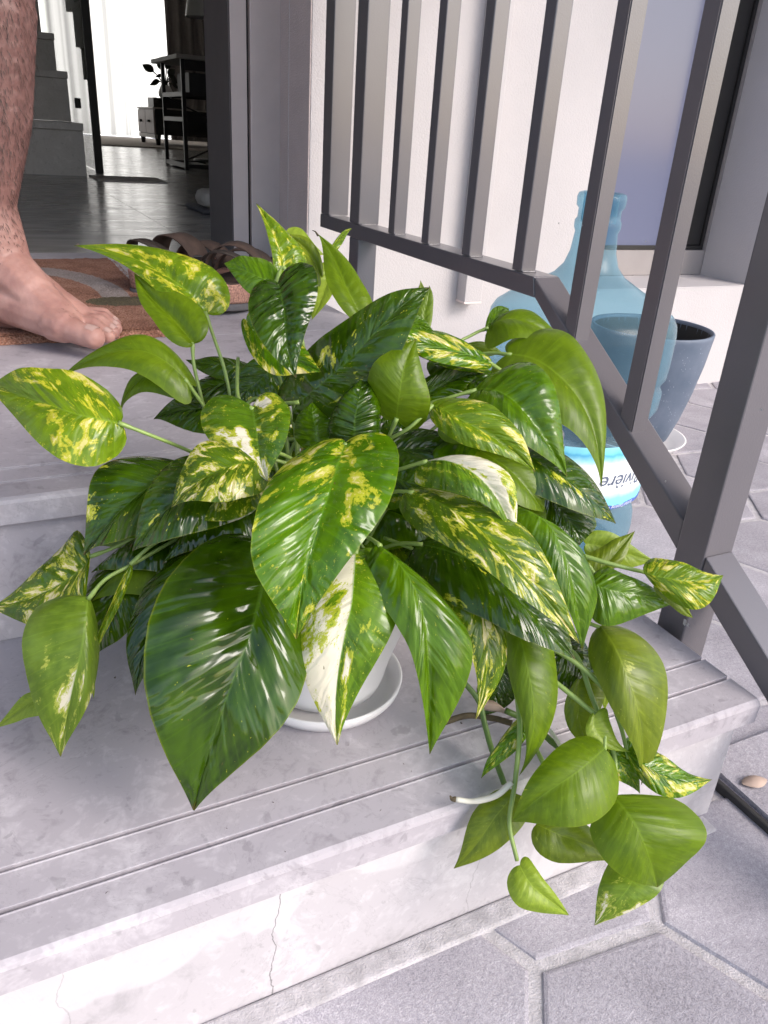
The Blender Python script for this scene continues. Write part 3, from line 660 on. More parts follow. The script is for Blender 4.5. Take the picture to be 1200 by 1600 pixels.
# ================================================================== SANDALS
def sandal(loc, ang, label, flip=1, strap=True):
    root = empty('leather_sandal', loc, label, 'sandal', 'sandals on the landing')
    ca, sa = math.cos(ang), math.sin(ang)
    W = lambda x, y, z: Vector((loc[0] + x * ca - y * sa, loc[1] + x * sa + y * ca, loc[2] + z))
    L_ = .33
    def outline(n=40):
        pts = []
        for k in range(n):
            t = 2 * PI * k / n; c, s_ = math.cos(t), math.sin(t)
            wid = .052 + .012 * (1 + c) / 2 + (.004 if s_ * flip > 0 else 0)
            pts.append((L_ / 2 + c * L_ / 2, (abs(s_) ** .8) * math.copysign(1, s_) * wid))
        return pts
    O = outline()
    def loft(name, levels, mat):
        bm = bmesh.new(); rings = []
        for sc_, z in levels:
            rings.append([bm.verts.new(W((x - L_ / 2) * sc_ + L_ / 2, y * sc_, z + (.006 * math.sin(i * 1.9) * .25 if z > .03 else 0) + .008 * max(0, 1 - x / .09))) for i, (x, y) in enumerate(O)])
        for a, b in zip(rings, rings[1:]):
            for k in range(len(O)): bm.faces.new((a[k], a[(k + 1) % len(O)], b[(k + 1) % len(O)], b[k]))
        bm.faces.new(rings[0][::-1]); bm.faces.new(rings[-1]); return bmobj(name, bm, mat, root, True)
    loft('outsole', [(.985, 0), (1, .002), (1.0, .013), (.985, .0135)], M['rubber'])
    loft('cork_midsole', [(.965, .0136), (.985, .018), (1.0, .040), (1.01, .050), (.99, .0515), (.965, .048)], M['cork'])
    loft('footbed', [(.962, .0485), (.93, .036), (.85, .030), (.3, .0305)], M['suede'])
    def band(name, xa, xb, h, wid, mat, lean=0, y0=-1, y1=1, n=18):
        bm = bmesh.new(); g = []
        for i in range(n + 1):
            a = PI * (i / n) * (y1 - y0) / 2 + PI * (y0 + 1) / 2; row = []
            for (xx, rr_) in ((xa, 1.0), (xb, 1.0)):
                for k in (0, 1):
                    rad = wid + (0.003 if k else 0); y = -math.cos(a) * rad; z = .030 + math.sin(a) ** .8 * (h + (.003 if k else 0)) if math.sin(a) > 0 else .030
                    row.append(bm.verts.new(W(xx + lean * math.sin(a) + .004 * math.sin(3 * a), y, z)))
            g.append(row)
        for a, b in zip(g, g[1:]):
            for (p_, q_) in ((0, 2), (2, 3), (3, 1), (1, 0)): bm.faces.new((a[p_], a[q_], b[q_], b[p_]))
        bm.faces.new([g[0][k] for k in (0, 1, 3, 2)]); bm.faces.new([g[-1][k] for k in (0, 2, 3, 1)])
        return bmobj(name, bm, mat, root, True)
    band('instep_strap', .110, .172, .088, .060, M['suede'], -.01)
    band('toe_strap', .195, .250, .066, .062, M['suede'], .0)
    band('heel_strap', .07, .102, .085, .058, M['suede_dark'], -.06)
    b = W(.13, -.058 * flip, .075); bm = bmesh.new(); add_box(bm, b - Vector((.010, .004, .008)), b + Vector((.010, .004, .008)), .002); bmobj('buckle', bm, M['blackmetal'], root)
    return root
a0 = CAM + (at(205, 462, 1) - CAM) * ((.33 - CAM.z) / (at(205, 462, 1) - CAM).z)
a1 = CAM + (at(365, 492, 1) - CAM) * ((.33 - CAM.z) / (at(365, 492, 1) - CAM).z)
sandal((a0.x + .0, a0.y - .055, .331), math.radians(38), 'left brown sandal with cork sole half on the doormat', 1)
sandal((a1.x - .03, a1.y - .005, .331), math.radians(60), 'right brown sandal with cork sole behind the upright pothos leaves', -1)

# ================================================================== PERSON
def remesh_body():
    bm = bmesh.new()
    def ball(c, r, sub=2):
        rr = bmesh.ops.create_icosphere(bm, subdivisions=sub, radius=r); 
        for v in rr['verts']: v.co += Vector(c)
    def limb(a, b, ra, rb, n=None):
        a, b = Vector(a), Vector(b); n = n or max(2, int((b - a).length / (min(ra, rb) * .30)))
        for i in range(n + 1): ball(a.lerp(b, i / n), ra + (rb - ra) * i / n)
    ang = math.radians(-44); O = Vector((.036, 1.40, .344))
    d = Vector((math.cos(ang), math.sin(ang), 0)); p = Vector((-d.y, d.x, 0))
    F = lambda x, y, z: O + d * (x * .78) + p * y + Vector((0, 0, z))
    # left foot
    limb(F(-.055, 0, .037), F(-.03, 0, .05), .036, .036); limb(F(-.055, 0, .035), F(0, 0, .10), .034, .042)
    limb(F(-.04, .0, .032), F(.06, .015, .028), .034, .028); limb(F(-.045, -.006, .055), F(.13, -.028, .034), .040, .031); limb(F(-.03, .008, .06), F(.09, .022, .036), .038, .030); limb(F(0, -.004, .10), F(.075, -.014, .066), .043, .036); limb(F(.075, -.014, .062), F(.155, -.026, .034), .036, .027)
    limb(F(0, .006, .09), F(.075, .016, .052), .036, .032); limb(F(.075, .016, .050), F(.145, .022, .030), .031, .022); limb(F(.05, .03, .03), F(.125, .048, .022), .027, .020)
    limb(F(.145, -.034, .030), F(.165, -.038, .029), .029, .027)           # ball
    limb(F(.165, -.038, .028), F(.205, -.044, .024), .024, .0180); limb(F(.205, -.044, .023), F(.238, -.045, .020), .0185, .0180)    # big toe
    for (x0_, y0_, x1_, y1_, x2_, y2_, r) in ((.155, -.006, .205, -.006, .240, -.011, .0108), (.150, .014, .195, .019, .228, .015, .0102), (.140, .033, .182, .043, .212, .040, .0098), (.125, .051, .162, .065, .188, .064, .0098)):
        limb(F(x0_, y0_, .028), F(x1_, y1_, .030), r + .003, r); limb(F(x1_, y1_, .029), F(x2_, y2_, .015), r, r * 1.06)
    ball(F(0, -.036, .10), .016); ball(F(0, .034, .09), .015)
    K = O + Vector((.034, -.02, .60)); H_ = K + Vector((-.06, .05, .55))
    limb(F(0, 0, .10), O + Vector((-.012, .004, .20)), .042, .041); limb(O + Vector((-.012, .004, .20)), O + Vector((.004, .0, .32)), .044, .066)
    limb(O + Vector((.004, .0, .32)), O + Vector((.016, -.006, .44)), .066, .074); limb(O + Vector((.016, -.006, .44)), K, .072, .062); limb(K, H_, .064, .098)
    # right leg and foot, out of the picture to the left
    O2 = O + Vector((-.44, .30, 0)); F2 = lambda x, y, z: O2 + d * x + p * y + Vector((0, 0, z))
    limb(F2(-.05, 0, .036), F2(0, 0, .10), .036, .042); limb(F2(-.04, 0, .03), F2(.15, .01, .026), .033, .024); limb(F2(0, 0, .10), F2(.14, .02, .032), .042, .028)
    for k in range(5): limb(F2(.15, .036 - k * .019, .024), F2(.235 - k * .011, .040 - k * .024, .016), .018 if k == 0 else .013, .017 if k == 0 else .011)
    K2 = O2 + Vector((0, .0, .60)); H2 = K2 + Vector((.12, -.10, .55))
    limb(F2(0, 0, .10), O2 + Vector((0, 0, .22)), .042, .041); limb(O2 + Vector((0, 0, .22)), O2 + Vector((0, .01, .42)), .041, .066); limb(O2 + Vector((0, .01, .42)), K2, .066, .060); limb(K2, H2, .064, .098)
    Pv = (H_ + H2) / 2 + Vector((0, 0, .06)); limb(H_, H2, .11, .11, 5); limb(Pv, Pv + Vector((0, 0, .22)), .15, .14); limb(Pv + Vector((0, 0, .22)), Pv + Vector((0, 0, .50)), .145, .17)
    Sh = Pv + Vector((0, 0, .58)); limb(Sh - p * .17, Sh + p * .17, .075, .075, 9); limb(Sh, Sh + Vector((0, 0, .17)), .07, .06)
    Hd = Sh + Vector((0, 0, .28)) + d * .02; limb(Hd - Vector((0, 0, .05)), Hd + Vector((0, 0, .05)), .085, .10, 4); ball(Hd + d * .1 - Vector((0, 0, .01)), .018)
    for sg in (-1, 1):
        S_ = Sh + p * (.21 * sg); E_ = S_ + Vector((0, 0, -.33)) + p * (.04 * sg); Wr = E_ + Vector((0, 0, -.27)) + d * .08
        limb(S_, E_, .055, .045); limb(E_, Wr, .043, .030); limb(Wr, Wr + Vector((0, 0, -.09)), .032, .036)
        for k in range(4): limb(Wr + Vector((0, 0, -.10)) + d * (k * .02 - .03), Wr + Vector((0, 0, -.19 + abs(k - 1.5) * .012)) + d * (k * .021 - .03), .011, .009)
        limb(Wr + Vector((0, 0, -.03)) + d * .03, Wr + Vector((0, 0, -.11)) + d * .07, .013, .010)
    me = bpy.data.meshes.new('body'); bm.to_mesh(me); bm.free()
    ob = bpy.data.objects.new('tmp', me); COL.objects.link(ob)
    r = ob.modifiers.new('r', 'REMESH'); r.mode = 'VOXEL'; r.voxel_size = .0028
    s_ = ob.modifiers.new('s', 'SMOOTH'); s_.factor = .5; s_.iterations = 2
    me2 = bpy.data.meshes.new_from_object(ob.evaluated_get(bpy.context.evaluated_depsgraph_get())); bpy.data.objects.remove(ob)
    return me2, F, O, d, p, K
me, F, O_, fd, fp, Kn = remesh_body()
pr = empty('person', (-.15, 1.5, .344), 'person standing barefoot on the doormat at the left edge', 'person')
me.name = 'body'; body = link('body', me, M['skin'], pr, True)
# toenails
from mathutils.bvhtree import BVHTree
bvh = BVHTree.FromPolygons([v.co[:] for v in me.vertices], [p.vertices[:] for p in me.polygons])
def nail(x, y, w, l):
    bm = bmesh.new(); g = []; n = 7
    for i in range(n):
        row = []
        for j in range(n):
            u, v = i / (n - 1) * 2 - 1, j / (n - 1) * 2 - 1; k = (1 - .25 * u * u)
            q0 = F(x + v * l * k, y + u * w, .12); h = bvh.ray_cast(q0, Vector((0, 0, -1)))
            c_ = (h[0] + h[1] * (.0011 * (1 - .5 * u ** 4) * (1 if v < .9 else 1.2)) if h[0] else q0); row.append(bm.verts.new(c_))
        g.append(row)
    for i in range(n - 1):
        for j in range(n - 1): bm.faces.new((g[i][j], g[i + 1][j], g[i + 1][j + 1], g[i][j + 1]))
    bmobj('toenail', bm, M['nail'], pr, True)
nail(.238, -.045, .0098, .0110); nail(.242, -.011, .0060, .0065); nail(.230, .015, .006, .0055); nail(.214, .040, .0055, .005); nail(.191, .064, .005, .0045)
bm = bmesh.new(); cnt = 0; vv = me.vertices
for _ in range(60000):
    v = vv[random.randrange(len(vv))]; c = v.co
    if cnt > 5200: break
    foot_hair = c.z < .46 and c.z > .385 and (c - F(.04, 0, .07)).length < .06 and random.random() < .05
    toe_hair = (c - F(.175, -.036, .05)).length < .018 and random.random() < .5
    if not ((.47 < c.z < 1.0 and c.x > -.2) or foot_hair or toe_hair): continue
    n_ = v.normal; dn = Vector((random.uniform(-.4, .4), random.uniform(-.4, .4), -1)); dn = (dn - n_ * dn.dot(n_)).normalized()
    l = random.uniform(.006, .016) * (.5 if c.z < .5 else 1); sd_ = n_.cross(dn) * .00028; a = c; b = c + dn * l * .5 + n_ * l * .28; e = c + dn * l + n_ * l * .35
    A_ = [bm.verts.new(q_) for q_ in (a - sd_, a + sd_, b + sd_, b - sd_, e)]; bm.faces.new(A_[:4]); bm.faces.new((A_[3], A_[2], A_[4])); cnt += 1
tag(bmobj('leg_hair', bm, M['hair'], pr), kind='stuff')
def clothes(name, zlo, zhi, mat, off, xr=None):
    src = me; bm = bmesh.new(); bm.from_mesh(src); 
    dl = [f for f in bm.faces if not (zlo < f.calc_center_median().z < zhi)]; bmesh.ops.delete(bm, geom=dl, context='FACES')
    bm.normal_update()
    for v in bm.verts: v.co += v.normal * off
    bmesh.ops.dissolve_limit(bm, angle_limit=.12, verts=bm.verts[:], edges=bm.edges[:]); bmobj(name, bm, mat, pr, True)
clothes('shorts', 1.02, 1.62, M['cloth'], .014); clothes('shirt', 1.60, 2.12, M['shirt'], .017)

# small grit lying on the pavers and on the lower step
bm = bmesh.new(); rg_ = random.Random(11)
for k in range(260):
    if k < 170: x, y, z = rg_.uniform(-.1, 1.4), rg_.uniform(.05, 1.2), 0
    else: x, y, z = rg_.uniform(-.2, .64), rg_.uniform(.40, .76), .165
    if z == 0 and x < .66 and y > .37: continue
    s_ = rg_.uniform(.0005, .0016); v_ = [bm.verts.new((x + rg_.uniform(-1, 1) * s_, y + rg_.uniform(-1, 1) * s_, z + h_ * s_)) for h_ in (0, 0, 0, 1.2)]
    for t_ in ((0, 1, 2), (0, 1, 3), (1, 2, 3), (2, 0, 3)): bm.faces.new([v_[i_] for i_ in t_])
tag(bmobj('grit', bm, M['deadstem']), 'tiny dark crumbs of soil scattered on the pavers and the lower step', 'grit', kind='stuff')

# ================================================================== POTHOS
def leaf_mat(name, dark, light, var, cream, thr, speck, trans=.22, rough=.24, patch=.35, tip=0, bump=.42, half=0):
    mt, N, L, P = newmat(name)
    uv = N.new('ShaderNodeUVMap'); uv.uv_map = 'UVMap'; s = N.new('ShaderNodeSeparateXYZ'); L.new(uv.outputs[0], s.inputs[0])
    oi = N.new('ShaderNodeObjectInfo'); rnd = mathn(N, L, 'MULTIPLY', oi.outputs['Random'], 41.3)
    S_ = s.outputs['X']; V = s.outputs['Y']; au = mathn(N, L, 'ABSOLUTE', mathn(N, L, 'SUBTRACT', mathn(N, L, 'MULTIPLY', V, 2), 1))
    side = mathn(N, L, 'MULTIPLY', mathn(N, L, 'GREATER_THAN', V, .5), 7.7)
    def nz(ks, ku, d=4, off=0, dist=0):
        c = N.new('ShaderNodeCombineXYZ'); L.new(mathn(N, L, 'MULTIPLY', S_, ks), c.inputs[0]); L.new(mathn(N, L, 'MULTIPLY', au, ku), c.inputs[1])
        L.new(mathn(N, L, 'ADD', mathn(N, L, 'ADD', rnd, side), off), c.inputs[2])
        n = N.new('ShaderNodeTexNoise'); n.inputs['Scale'].default_value = 1; n.inputs['Detail'].default_value = d; n.inputs['Roughness'].default_value = .62; n.inputs['Distortion'].default_value = dist
        L.new(c.outputs[0], n.inputs['Vector']); return n.outputs['Fac']
    patchn = nz(2.4, 1.3, 2, 0, .5); streak = nz(9, 2.0, 6, 3, .8); fine = nz(70, 16, 3, 9, .4)
    m1 = mathn(N, L, 'ADD', mathn(N, L, 'MULTIPLY', patchn, patch), mathn(N, L, 'MULTIPLY', streak, 1 - patch))
    m1 = mathn(N, L, 'ADD', m1, mathn(N, L, 'MULTIPLY', mathn(N, L, 'SUBTRACT', fine, .5), .14))
    if half: m1 = mathn(N, L, 'ADD', m1, mathn(N, L, 'MULTIPLY', mathn(N, L, 'SUBTRACT', mathn(N, L, 'LESS_THAN', V, .5), .55), half))
    if tip: m1 = mathn(N, L, 'ADD', m1, mathn(N, L, 'MULTIPLY', S_, tip))
    vm = sstep(N, L, m1, thr, thr + .035); cm = sstep(N, L, m1, thr + .05, thr + .09)
    sp = mathn(N, L, 'MULTIPLY', sstep(N, L, fine, .70 - speck * .12, .735 - speck * .12), sstep(N, L, nz(6, 3, 2, 17), .44, .56)) if speck > 0 else None
    base = mixc(N, L, sstep(N, L, nz(3, 2, 3, 23), .35, .65), dark, light)
    b3 = mixc(N, L, sstep(N, L, nz(26, 3, 4, 31), .4, .75), base, tuple(min(1, c * 1.5) for c in light)); b3 = mixc(N, L, .45, base, b3)
    vein = mathn(N, L, 'ABSOLUTE', mathn(N, L, 'SUBTRACT', mathn(N, L, 'FRACT', mathn(N, L, 'MULTIPLY', S_, 10.0)), .5))
    vline = mathn(N, L, 'MULTIPLY', sstep(N, L, vein, .455, .5), .16)
    col = mixc(N, L, vline, b3, tuple(min(1, c * 2.2) for c in light))
    col = mixc(N, L, mathn(N, L, 'MULTIPLY', vm, .9), col, var); col = mixc(N, L, mathn(N, L, 'MULTIPLY', cm, .9), col, cream)
    if sp is not None: col = mixc(N, L, mathn(N, L, 'MULTIPLY', sp, .8), col, var)
    rib = mathn(N, L, 'SUBTRACT', 1, sstep(N, L, au, .012, .035)); col = mixc(N, L, mathn(N, L, 'MULTIPLY', rib, .55), col, tuple(min(1, c * 1.5 + .01) for c in light))
    edge = sstep(N, L, au, .975, .995); col = mixc(N, L, mathn(N, L, 'MULTIPLY', edge, .14), col, var)
    brown = mathn(N, L, 'MULTIPLY', sstep(N, L, nz(30, 9, 2, 51), .735, .75), .7); brown = mathn(N, L, 'MAXIMUM', brown, mathn(N, L, 'MULTIPLY', sstep(N, L, S_, .965, .995), .6)); col = mixc(N, L, brown, col, (.12, .07, .02))
    L.new(col, P.inputs['Base Color'])
    L.new(mathn(N, L, 'ADD', mathn(N, L, 'MULTIPLY', streak, .16), rough - .08), P.inputs['Roughness'])
    P.inputs['Specular IOR Level'].default_value = .5 if rough < .3 else .4
    hgt = mathn(N, L, 'ADD', mathn(N, L, 'MULTIPLY', nz(9, .9, 2, 3, .4), 1.8), mathn(N, L, 'MULTIPLY', vein, .35))
    b = N.new('ShaderNodeBump'); b.inputs['Strength'].default_value = bump; b.inputs['Distance'].default_value = .006; L.new(hgt, b.inputs['Height']); L.new(b.outputs[0], P.inputs['Normal'])
    t = N.new('ShaderNodeBsdfTranslucent'); tc = mixc(N, L, .5, col, (.30, .50, .03)); L.new(tc, t.inputs[0]); L.new(b.outputs[0], t.inputs['Normal'])
    mx = N.new('ShaderNodeMixShader'); mx.inputs[0].default_value = trans; L.new(P.outputs[0], mx.inputs[1]); L.new(t.outputs[0], mx.inputs[2]); L.new(mx.outputs[0], N['Material Output'].inputs[0])
    return mt
YG = (.46, .47, .03); CR = (.72, .64, .30); WH = (.85, .78, .64)
LM = {
 'D': leaf_mat('leaf_dark', (.011, .033, .001), (.034, .078, .001), YG, CR, .80, .12, .08, .11, bump=.6),
 'DS': leaf_mat('leaf_dark_speckled', (.015, .040, .001), (.038, .085, .002), YG, CR, .60, .4, .10, .13, bump=.5),
 'B': leaf_mat('leaf_bright', (.038, .108, .001), (.085, .195, .002), YG, CR, .535, .6, .24, .13, .5, bump=.55),
 'BP': leaf_mat('leaf_bright_plain', (.042, .105, .001), (.092, .19, .002), YG, CR, .70, .3, .28, .18),
 'W': leaf_mat('leaf_cream', (.05, .12, .004), (.12, .23, .006), (.46, .50, .03), WH, .455, .7, .2, .22, .6, half=.13),
 'WT': leaf_mat('leaf_cream_tip', (.04, .10, .003), (.09, .18, .005), (.46, .48, .03), WH, .57, .6, .2, .22, .7, .13),
 'S': leaf_mat('leaf_striped', (.036, .082, .002), (.085, .155, .003), YG, (.80, .70, .40), .505, .7, .22, .22, .2),
 'O': leaf_mat('leaf_olive', (.085, .150, .002), (.135, .215, .004), YG, CR, .655, .25, .38, .36, bump=.15),
 'Y': leaf_mat('leaf_yellow', (.085, .165, .003), (.16, .26, .006), (.58, .56, .03), (.78, .70, .26), .53, .6, .32, .24),
 'P': leaf_mat('leaf_pale', (.20, .29, .025), (.28, .38, .035), (.50, .52, .10), CR, .66, .2, .4, .36, bump=.12),
 'G': leaf_mat('leaf_grey_green', (.10, .145, .008), (.165, .215, .012), (.42, .46, .08), CR, .63, .4, .28, .33, bump=.16),
 'GT': leaf_mat('leaf_pale_tipped', (.095, .165, .012), (.16, .25, .02), (.46, .50, .08), WH, .62, .3, .28, .33, .5, .16, bump=.16),
}
M['stem'] = pmat('green_stem', (.23, .33, .08), .4, var=.2, scale=60)
M['stemdark'] = pmat('dark_stem', (.09, .16, .025), .45, var=.2, scale=60)
plant = empty('pothos_plant', (.25, .575, .30), 'large trailing golden pothos with green and cream leaves growing in the white pot', 'potted plant')
EDGE = [(0, -.005, .0), (.012, -.07, .14), (.03, -.115, .32), (.055, -.125, .50), (.09, -.09, .70), (.13, -.02, .85), (.19, .075, .955), (.25, .165, .995), (.32, .27, 1.0), (.40, .385, .95), (.50, .51, .84), (.60, .63, .68), (.69, .73, .51), (.775, .82, .345), (.85, .885, .215), (.91, .935, .12), (.96, .972, .055), (1.0, 1.0, .008)]
def leaf(ty, B, Mi, T, E1, E2, cup=.10, wave=.035, pet=None, label=None, lobe=1.0, curl=0, rad=.0016, mat=None):
    """five landmarks, each (photo x, photo y, distance in cm): stalk end, mid rib middle, tip, widest point of either half"""
    b, mi, t, e1, e2 = (at(p[0], p[1], p[2] / 100) for p in (B, Mi, T, E1, E2))
    ctl = mi * 2 - (b + t) * .5
    rb = random.Random(int(B[0] * 3 + T[1] * 5)); ax_ = (t - b).normalized(); sd0 = (e1 - e2); sd0 = (sd0 - ax_ * sd0.dot(ax_)).normalized(); bend = sd0 * (t - b).length * rb.choice((-1, 1)) * rb.uniform(.06, .16)
    def C(x):
        if x < 0: return b + (ctl - b) * 2 * x
        q = b * (1 - x) ** 2 + ctl * 2 * x * (1 - x) + t * x * x
        return q + bend * (max(0, (x - .35) / .65) ** 1.5 * max(0, 1 - x) * 1.9)
    c0 = C(.33); ln = (t - b).length; rnd = random.Random(int(B[0] * 7 + B[1] * 13 + T[0]))
    ph = rnd.uniform(0, 6); bm = bmesh.new(); uvl = bm.loops.layers.uv.new('UVMap')
    NU = 7; view = (CAM - c0).normalized(); nsm = 34
    def edge(s):
        for a, c in zip(EDGE, EDGE[1:]):
            if s <= c[0]:
                k = (s - a[0]) / (c[0] - a[0]); return a[1] + (c[1] - a[1]) * k, a[2] + (c[2] - a[2]) * k
        return 1, .012
    q_ = .055 if ty in ('D', 'DS', 'B', 'BP') else .03
    if ty in ('D', 'B'): nsm = 60
    ss = [ (i / nsm) ** 1.25 for i in range(nsm + 1)]
    sm_ = lambda s: s ** 1.30 if s > 0 else 0
    mid = [bm.verts.new(C(sm_(s))) for s in ss]
    info = {v: (s, .5) for v, s in zip(mid, ss)}
    for side, e in ((0, e1), (1, e2)):
        sv = e - c0; prev = mid_prev = None
        N_ = sv.cross(t - b); N_.normalize()
        if N_.dot(view) < 0: N_ = -N_
        w = sv.length; prevrow = None
        for s, mv in zip(ss, mid):
            a, wd = edge(s)
            if a < 0: a *= lobe
            row = [mv]
            for j in range(1, NU + 1):
                u = j / NU; al = sm_(s) + (a - sm_(s)) * (u ** .85)
                p = C(al) + sv * (wd * u)
                h = cup * w * math.sin(PI * u * .82) * (wd ** .6) - curl * w * (u ** 3) * wd
                h += wave * w * math.sin(s * 13 + ph + side * 2) * u * u * wd + q_ * w * (abs(math.sin(s * 8 * PI + .3 * math.sin(u * 3 + ph))) - .6) * math.sin(PI * min(1, u * 1.05)) * min(1, wd) * (.6 + .4 * math.sin(s * 21 + ph))
                p += N_ * h
                p += Vector((0, 0, -1)) * ln * .03 * u * u * wd
                v = bm.verts.new(p); info[v] = (s, .5 + (.5 if side else -.5) * u); row.append(v)
            if prevrow:
                for j in range(NU):
                    q = (prevrow[j], prevrow[j + 1], row[j + 1], row[j]) if side else (prevrow[j], row[j], row[j + 1], prevrow[j + 1])
                    if len(set(q)) == 4:
                        f = bm.faces.new(q)
                        for lo in f.loops: lo[uvl].uv = info[lo.vert]
            prevrow = row
    me = bpy.data.meshes.new('leaf'); bm.to_mesh(me); bm.free()
    o = link('leaf', me, mat or LM[ty], plant, True)
    if label: o['label'] = label
    if pet is not None:
        start = b + (ctl - b) * .04
        if pet == 'auto':
            g = Vector((.25 + rnd.uniform(-.045, .045), .575 + rnd.uniform(-.045, .045), .30)); dirn = (b - ctl).normalized()
            pts = [start, b + dirn * ln * .18 + Vector((0, 0, .01)), (b + g) * .5 + Vector((0, 0, .035)), g]
        else: pts = [start] + [at(x, y, d_ / 100) for x, y, d_ in pet]
        pts = spline(pts, 6); tube('petiole', pts, [rad * (1.25 if i < 3 else 1) for i in range(len(pts))], M['stem'], plant, 7)
    return o
A_ = 'auto'
# -- back and crown, back to front
leaf('P', (425, 425, 76), (448, 392, 78), (506, 398, 80), (452, 352, 79), (430, 448, 76), .08, .055, A_, 'pale lime leaf at the back of the crown')
leaf('P', (520, 415, 76), (506, 455, 75), (487, 500, 73), (528, 440, 75), (480, 445, 75), .08, .04, None)
leaf('Y', (440, 440, 70), (436, 384, 70), (400, 318, 71), (478, 398, 71), (424, 392, 69), .25, .04, A_, None, 1, .1)
leaf('G', (500, 430, 72), (478, 392, 72), (438, 368, 72), (492, 380, 72), (480, 415, 71), .2, .055, None)
leaf('BP', (432, 442, 66), (392, 428, 66), (350, 412, 67), (398, 399, 67), (392, 458, 66), .10, .04, A_)
leaf('B', (385, 500, 66), (430, 548, 65), (502, 581, 63), (462, 520, 65), (412, 575, 64), .12, .055, None)
leaf('D', (434, 442, 63), (447, 500, 61), (462, 590, 60), (500, 440, 62), (392, 500, 61), .16, .05, [(432, 470, 64), (430, 560, 68), (470, 700, 71)], 'glossy dark heart leaf at the top', 1.3)
leaf('O', (562, 490, 68), (530, 428, 69), (497, 366, 72), (568, 440, 69), (510, 440, 68), .18, .01, A_, 'upright pointed olive leaf')
tube('leaf', [at(497, 368, .72), at(493, 362, .722), at(488, 360, .724)], [.0012, .0007, .0003], M['deadstem'], plant, 5)
leaf('Y', (513, 396, 75), (530, 374, 75), (550, 357, 75), (529, 367, 75), (534, 381, 75), .1, 0, None)
leaf('O', (662, 515, 72), (665, 480, 72), (671, 446, 72), (652, 480, 72), (677, 482, 72), .1, .01, None)
leaf('G', (650, 520, 74), (655, 480, 74), (657, 438, 74), (640, 480, 74), (667, 480, 74), .1, .01, None)
leaf('BP', (600, 500, 69), (640, 508, 69), (677, 517, 69), (640, 485, 69), (636, 525, 69), .1, .01, None)
leaf('DS', (463, 632, 66), (575, 538, 62), (672, 449, 62), (520, 508, 64), (598, 590, 62), .08, .055, A_, 'large dark spotted leaf pointing up right', .9)
leaf('B', (765, 566, 70), (690, 543, 68), (606, 535, 66), (670, 512, 69), (665, 556, 67), .12, .055, [(790, 590, 72), (740, 620, 71), (640, 700, 70)])
leaf('B', (755, 575, 72), (690, 560, 71), (640, 545, 70), (690, 550, 72), (700, 572, 70), .1, .04, None)
leaf('O', (720, 545, 80), (752, 543, 81), (790, 556, 82), (750, 531, 81), (752, 558, 80), .1, .04, None)
leaf('BP', (764, 513, 77), (778, 490, 79), (795, 482, 80), (768, 482, 79), (795, 495, 78), .1, .04, None)
leaf('O', (762, 514, 77), (815, 500, 76), (895, 545, 78), (812, 482, 78), (805, 530, 74), .16, .04, [(740, 522, 77), (700, 550, 76), (650, 640, 73)])
leaf('O', (795, 554, 74), (888, 606, 71), (939, 762, 71), (900, 530, 74), (840, 640, 70), .20, .04, [(760, 552, 75), (725, 563, 76), (670, 620, 74), (600, 720, 72)], 'large drooping olive leaf beside the railing', .8)
leaf('BP', (742, 610, 68), (812, 634, 65), (886, 745, 66), (846, 572, 67), (770, 670, 64), .24, .04, [(700, 622, 68), (660, 640, 69), (600, 720, 71)], 'bright green glossy drooping leaf', .8)
leaf('D', (690, 560, 74), (735, 590, 73), (770, 620, 72), (750, 560, 74), (700, 610, 72), .1, .04, None)
leaf('D', (600, 660, 70), (680, 610, 71), (755, 585, 72), (690, 570, 71), (690, 640, 70), .1, .04, None)
leaf('O', (620, 655, 63), (628, 600, 61), (650, 530, 62), (577, 580, 62), (672, 625, 62), .18, .04, [(605, 690, 65), (590, 740, 68)], 'upturned olive leaf showing its underside', 1.2)
leaf('D', (555, 695, 62), (556, 640, 61), (570, 588, 63), (520, 655, 63), (590, 650, 63), .35, .04, A_)
leaf('BP', (497, 695, 64), (492, 660, 64), (488, 628, 65), (460, 668, 65), (523, 668, 65), .12, .04, None)
leaf('WT', (395, 638, 62), (404, 690, 60), (418, 752, 59), (316, 668, 62), (458, 655, 60), .14, .055, [(372, 620, 64), (372, 560, 66), (370, 640, 70)], 'heart leaf with yellow and cream patches', 1.7)
leaf('Y', (675, 632, 63), (738, 668, 61), (836, 738, 62), (780, 640, 62), (722, 690, 61), .22, .04, [(640, 668, 63), (600, 692, 65), (560, 730, 68)], 'yellow green leaf right of the crown', .9)
leaf('O', (690, 655, 64), (750, 655, 64), (812, 700, 65), (760, 625, 65), (750, 690, 64), .15, .04, None)
leaf('W', (664, 722, 61), (740, 742, 58), (805, 846, 59), (775, 722, 59), (712, 768, 58), .28, .055, [(635, 730, 62), (600, 745, 64), (570, 790, 68)], 'folded leaf with a white half', .9)
leaf('D', (600, 740, 65), (680, 760, 64), (770, 750, 66), (680, 715, 65), (690, 800, 63), .1, .04, None)
leaf('D', (560, 720, 66), (650, 700, 66), (750, 700, 67), (650, 665, 67), (660, 735, 65), .1, .04, None)
leaf('BP', (700, 690, 66), (770, 710, 66), (815, 760, 66), (790, 685, 66), (740, 740, 65), .12, .04, None)
leaf('G', (800, 650, 72), (840, 690, 72), (880, 735, 72), (850, 655, 73), (820, 720, 71), .1, .04, None)
leaf('DS', (770, 690, 67), (880, 742, 66), (962, 818, 68), (880, 705, 69), (850, 775, 65), .12, .01, None, 'long dark pointed leaf')
leaf('O', (740, 700, 66), (810, 745, 65), (850, 800, 66), (830, 720, 66), (780, 770, 64), .12, .01, None)
leaf('D', (830, 765, 69), (880, 800, 69), (905, 852, 69), (926, 800, 70), (845, 830, 68), .14, .055, None)
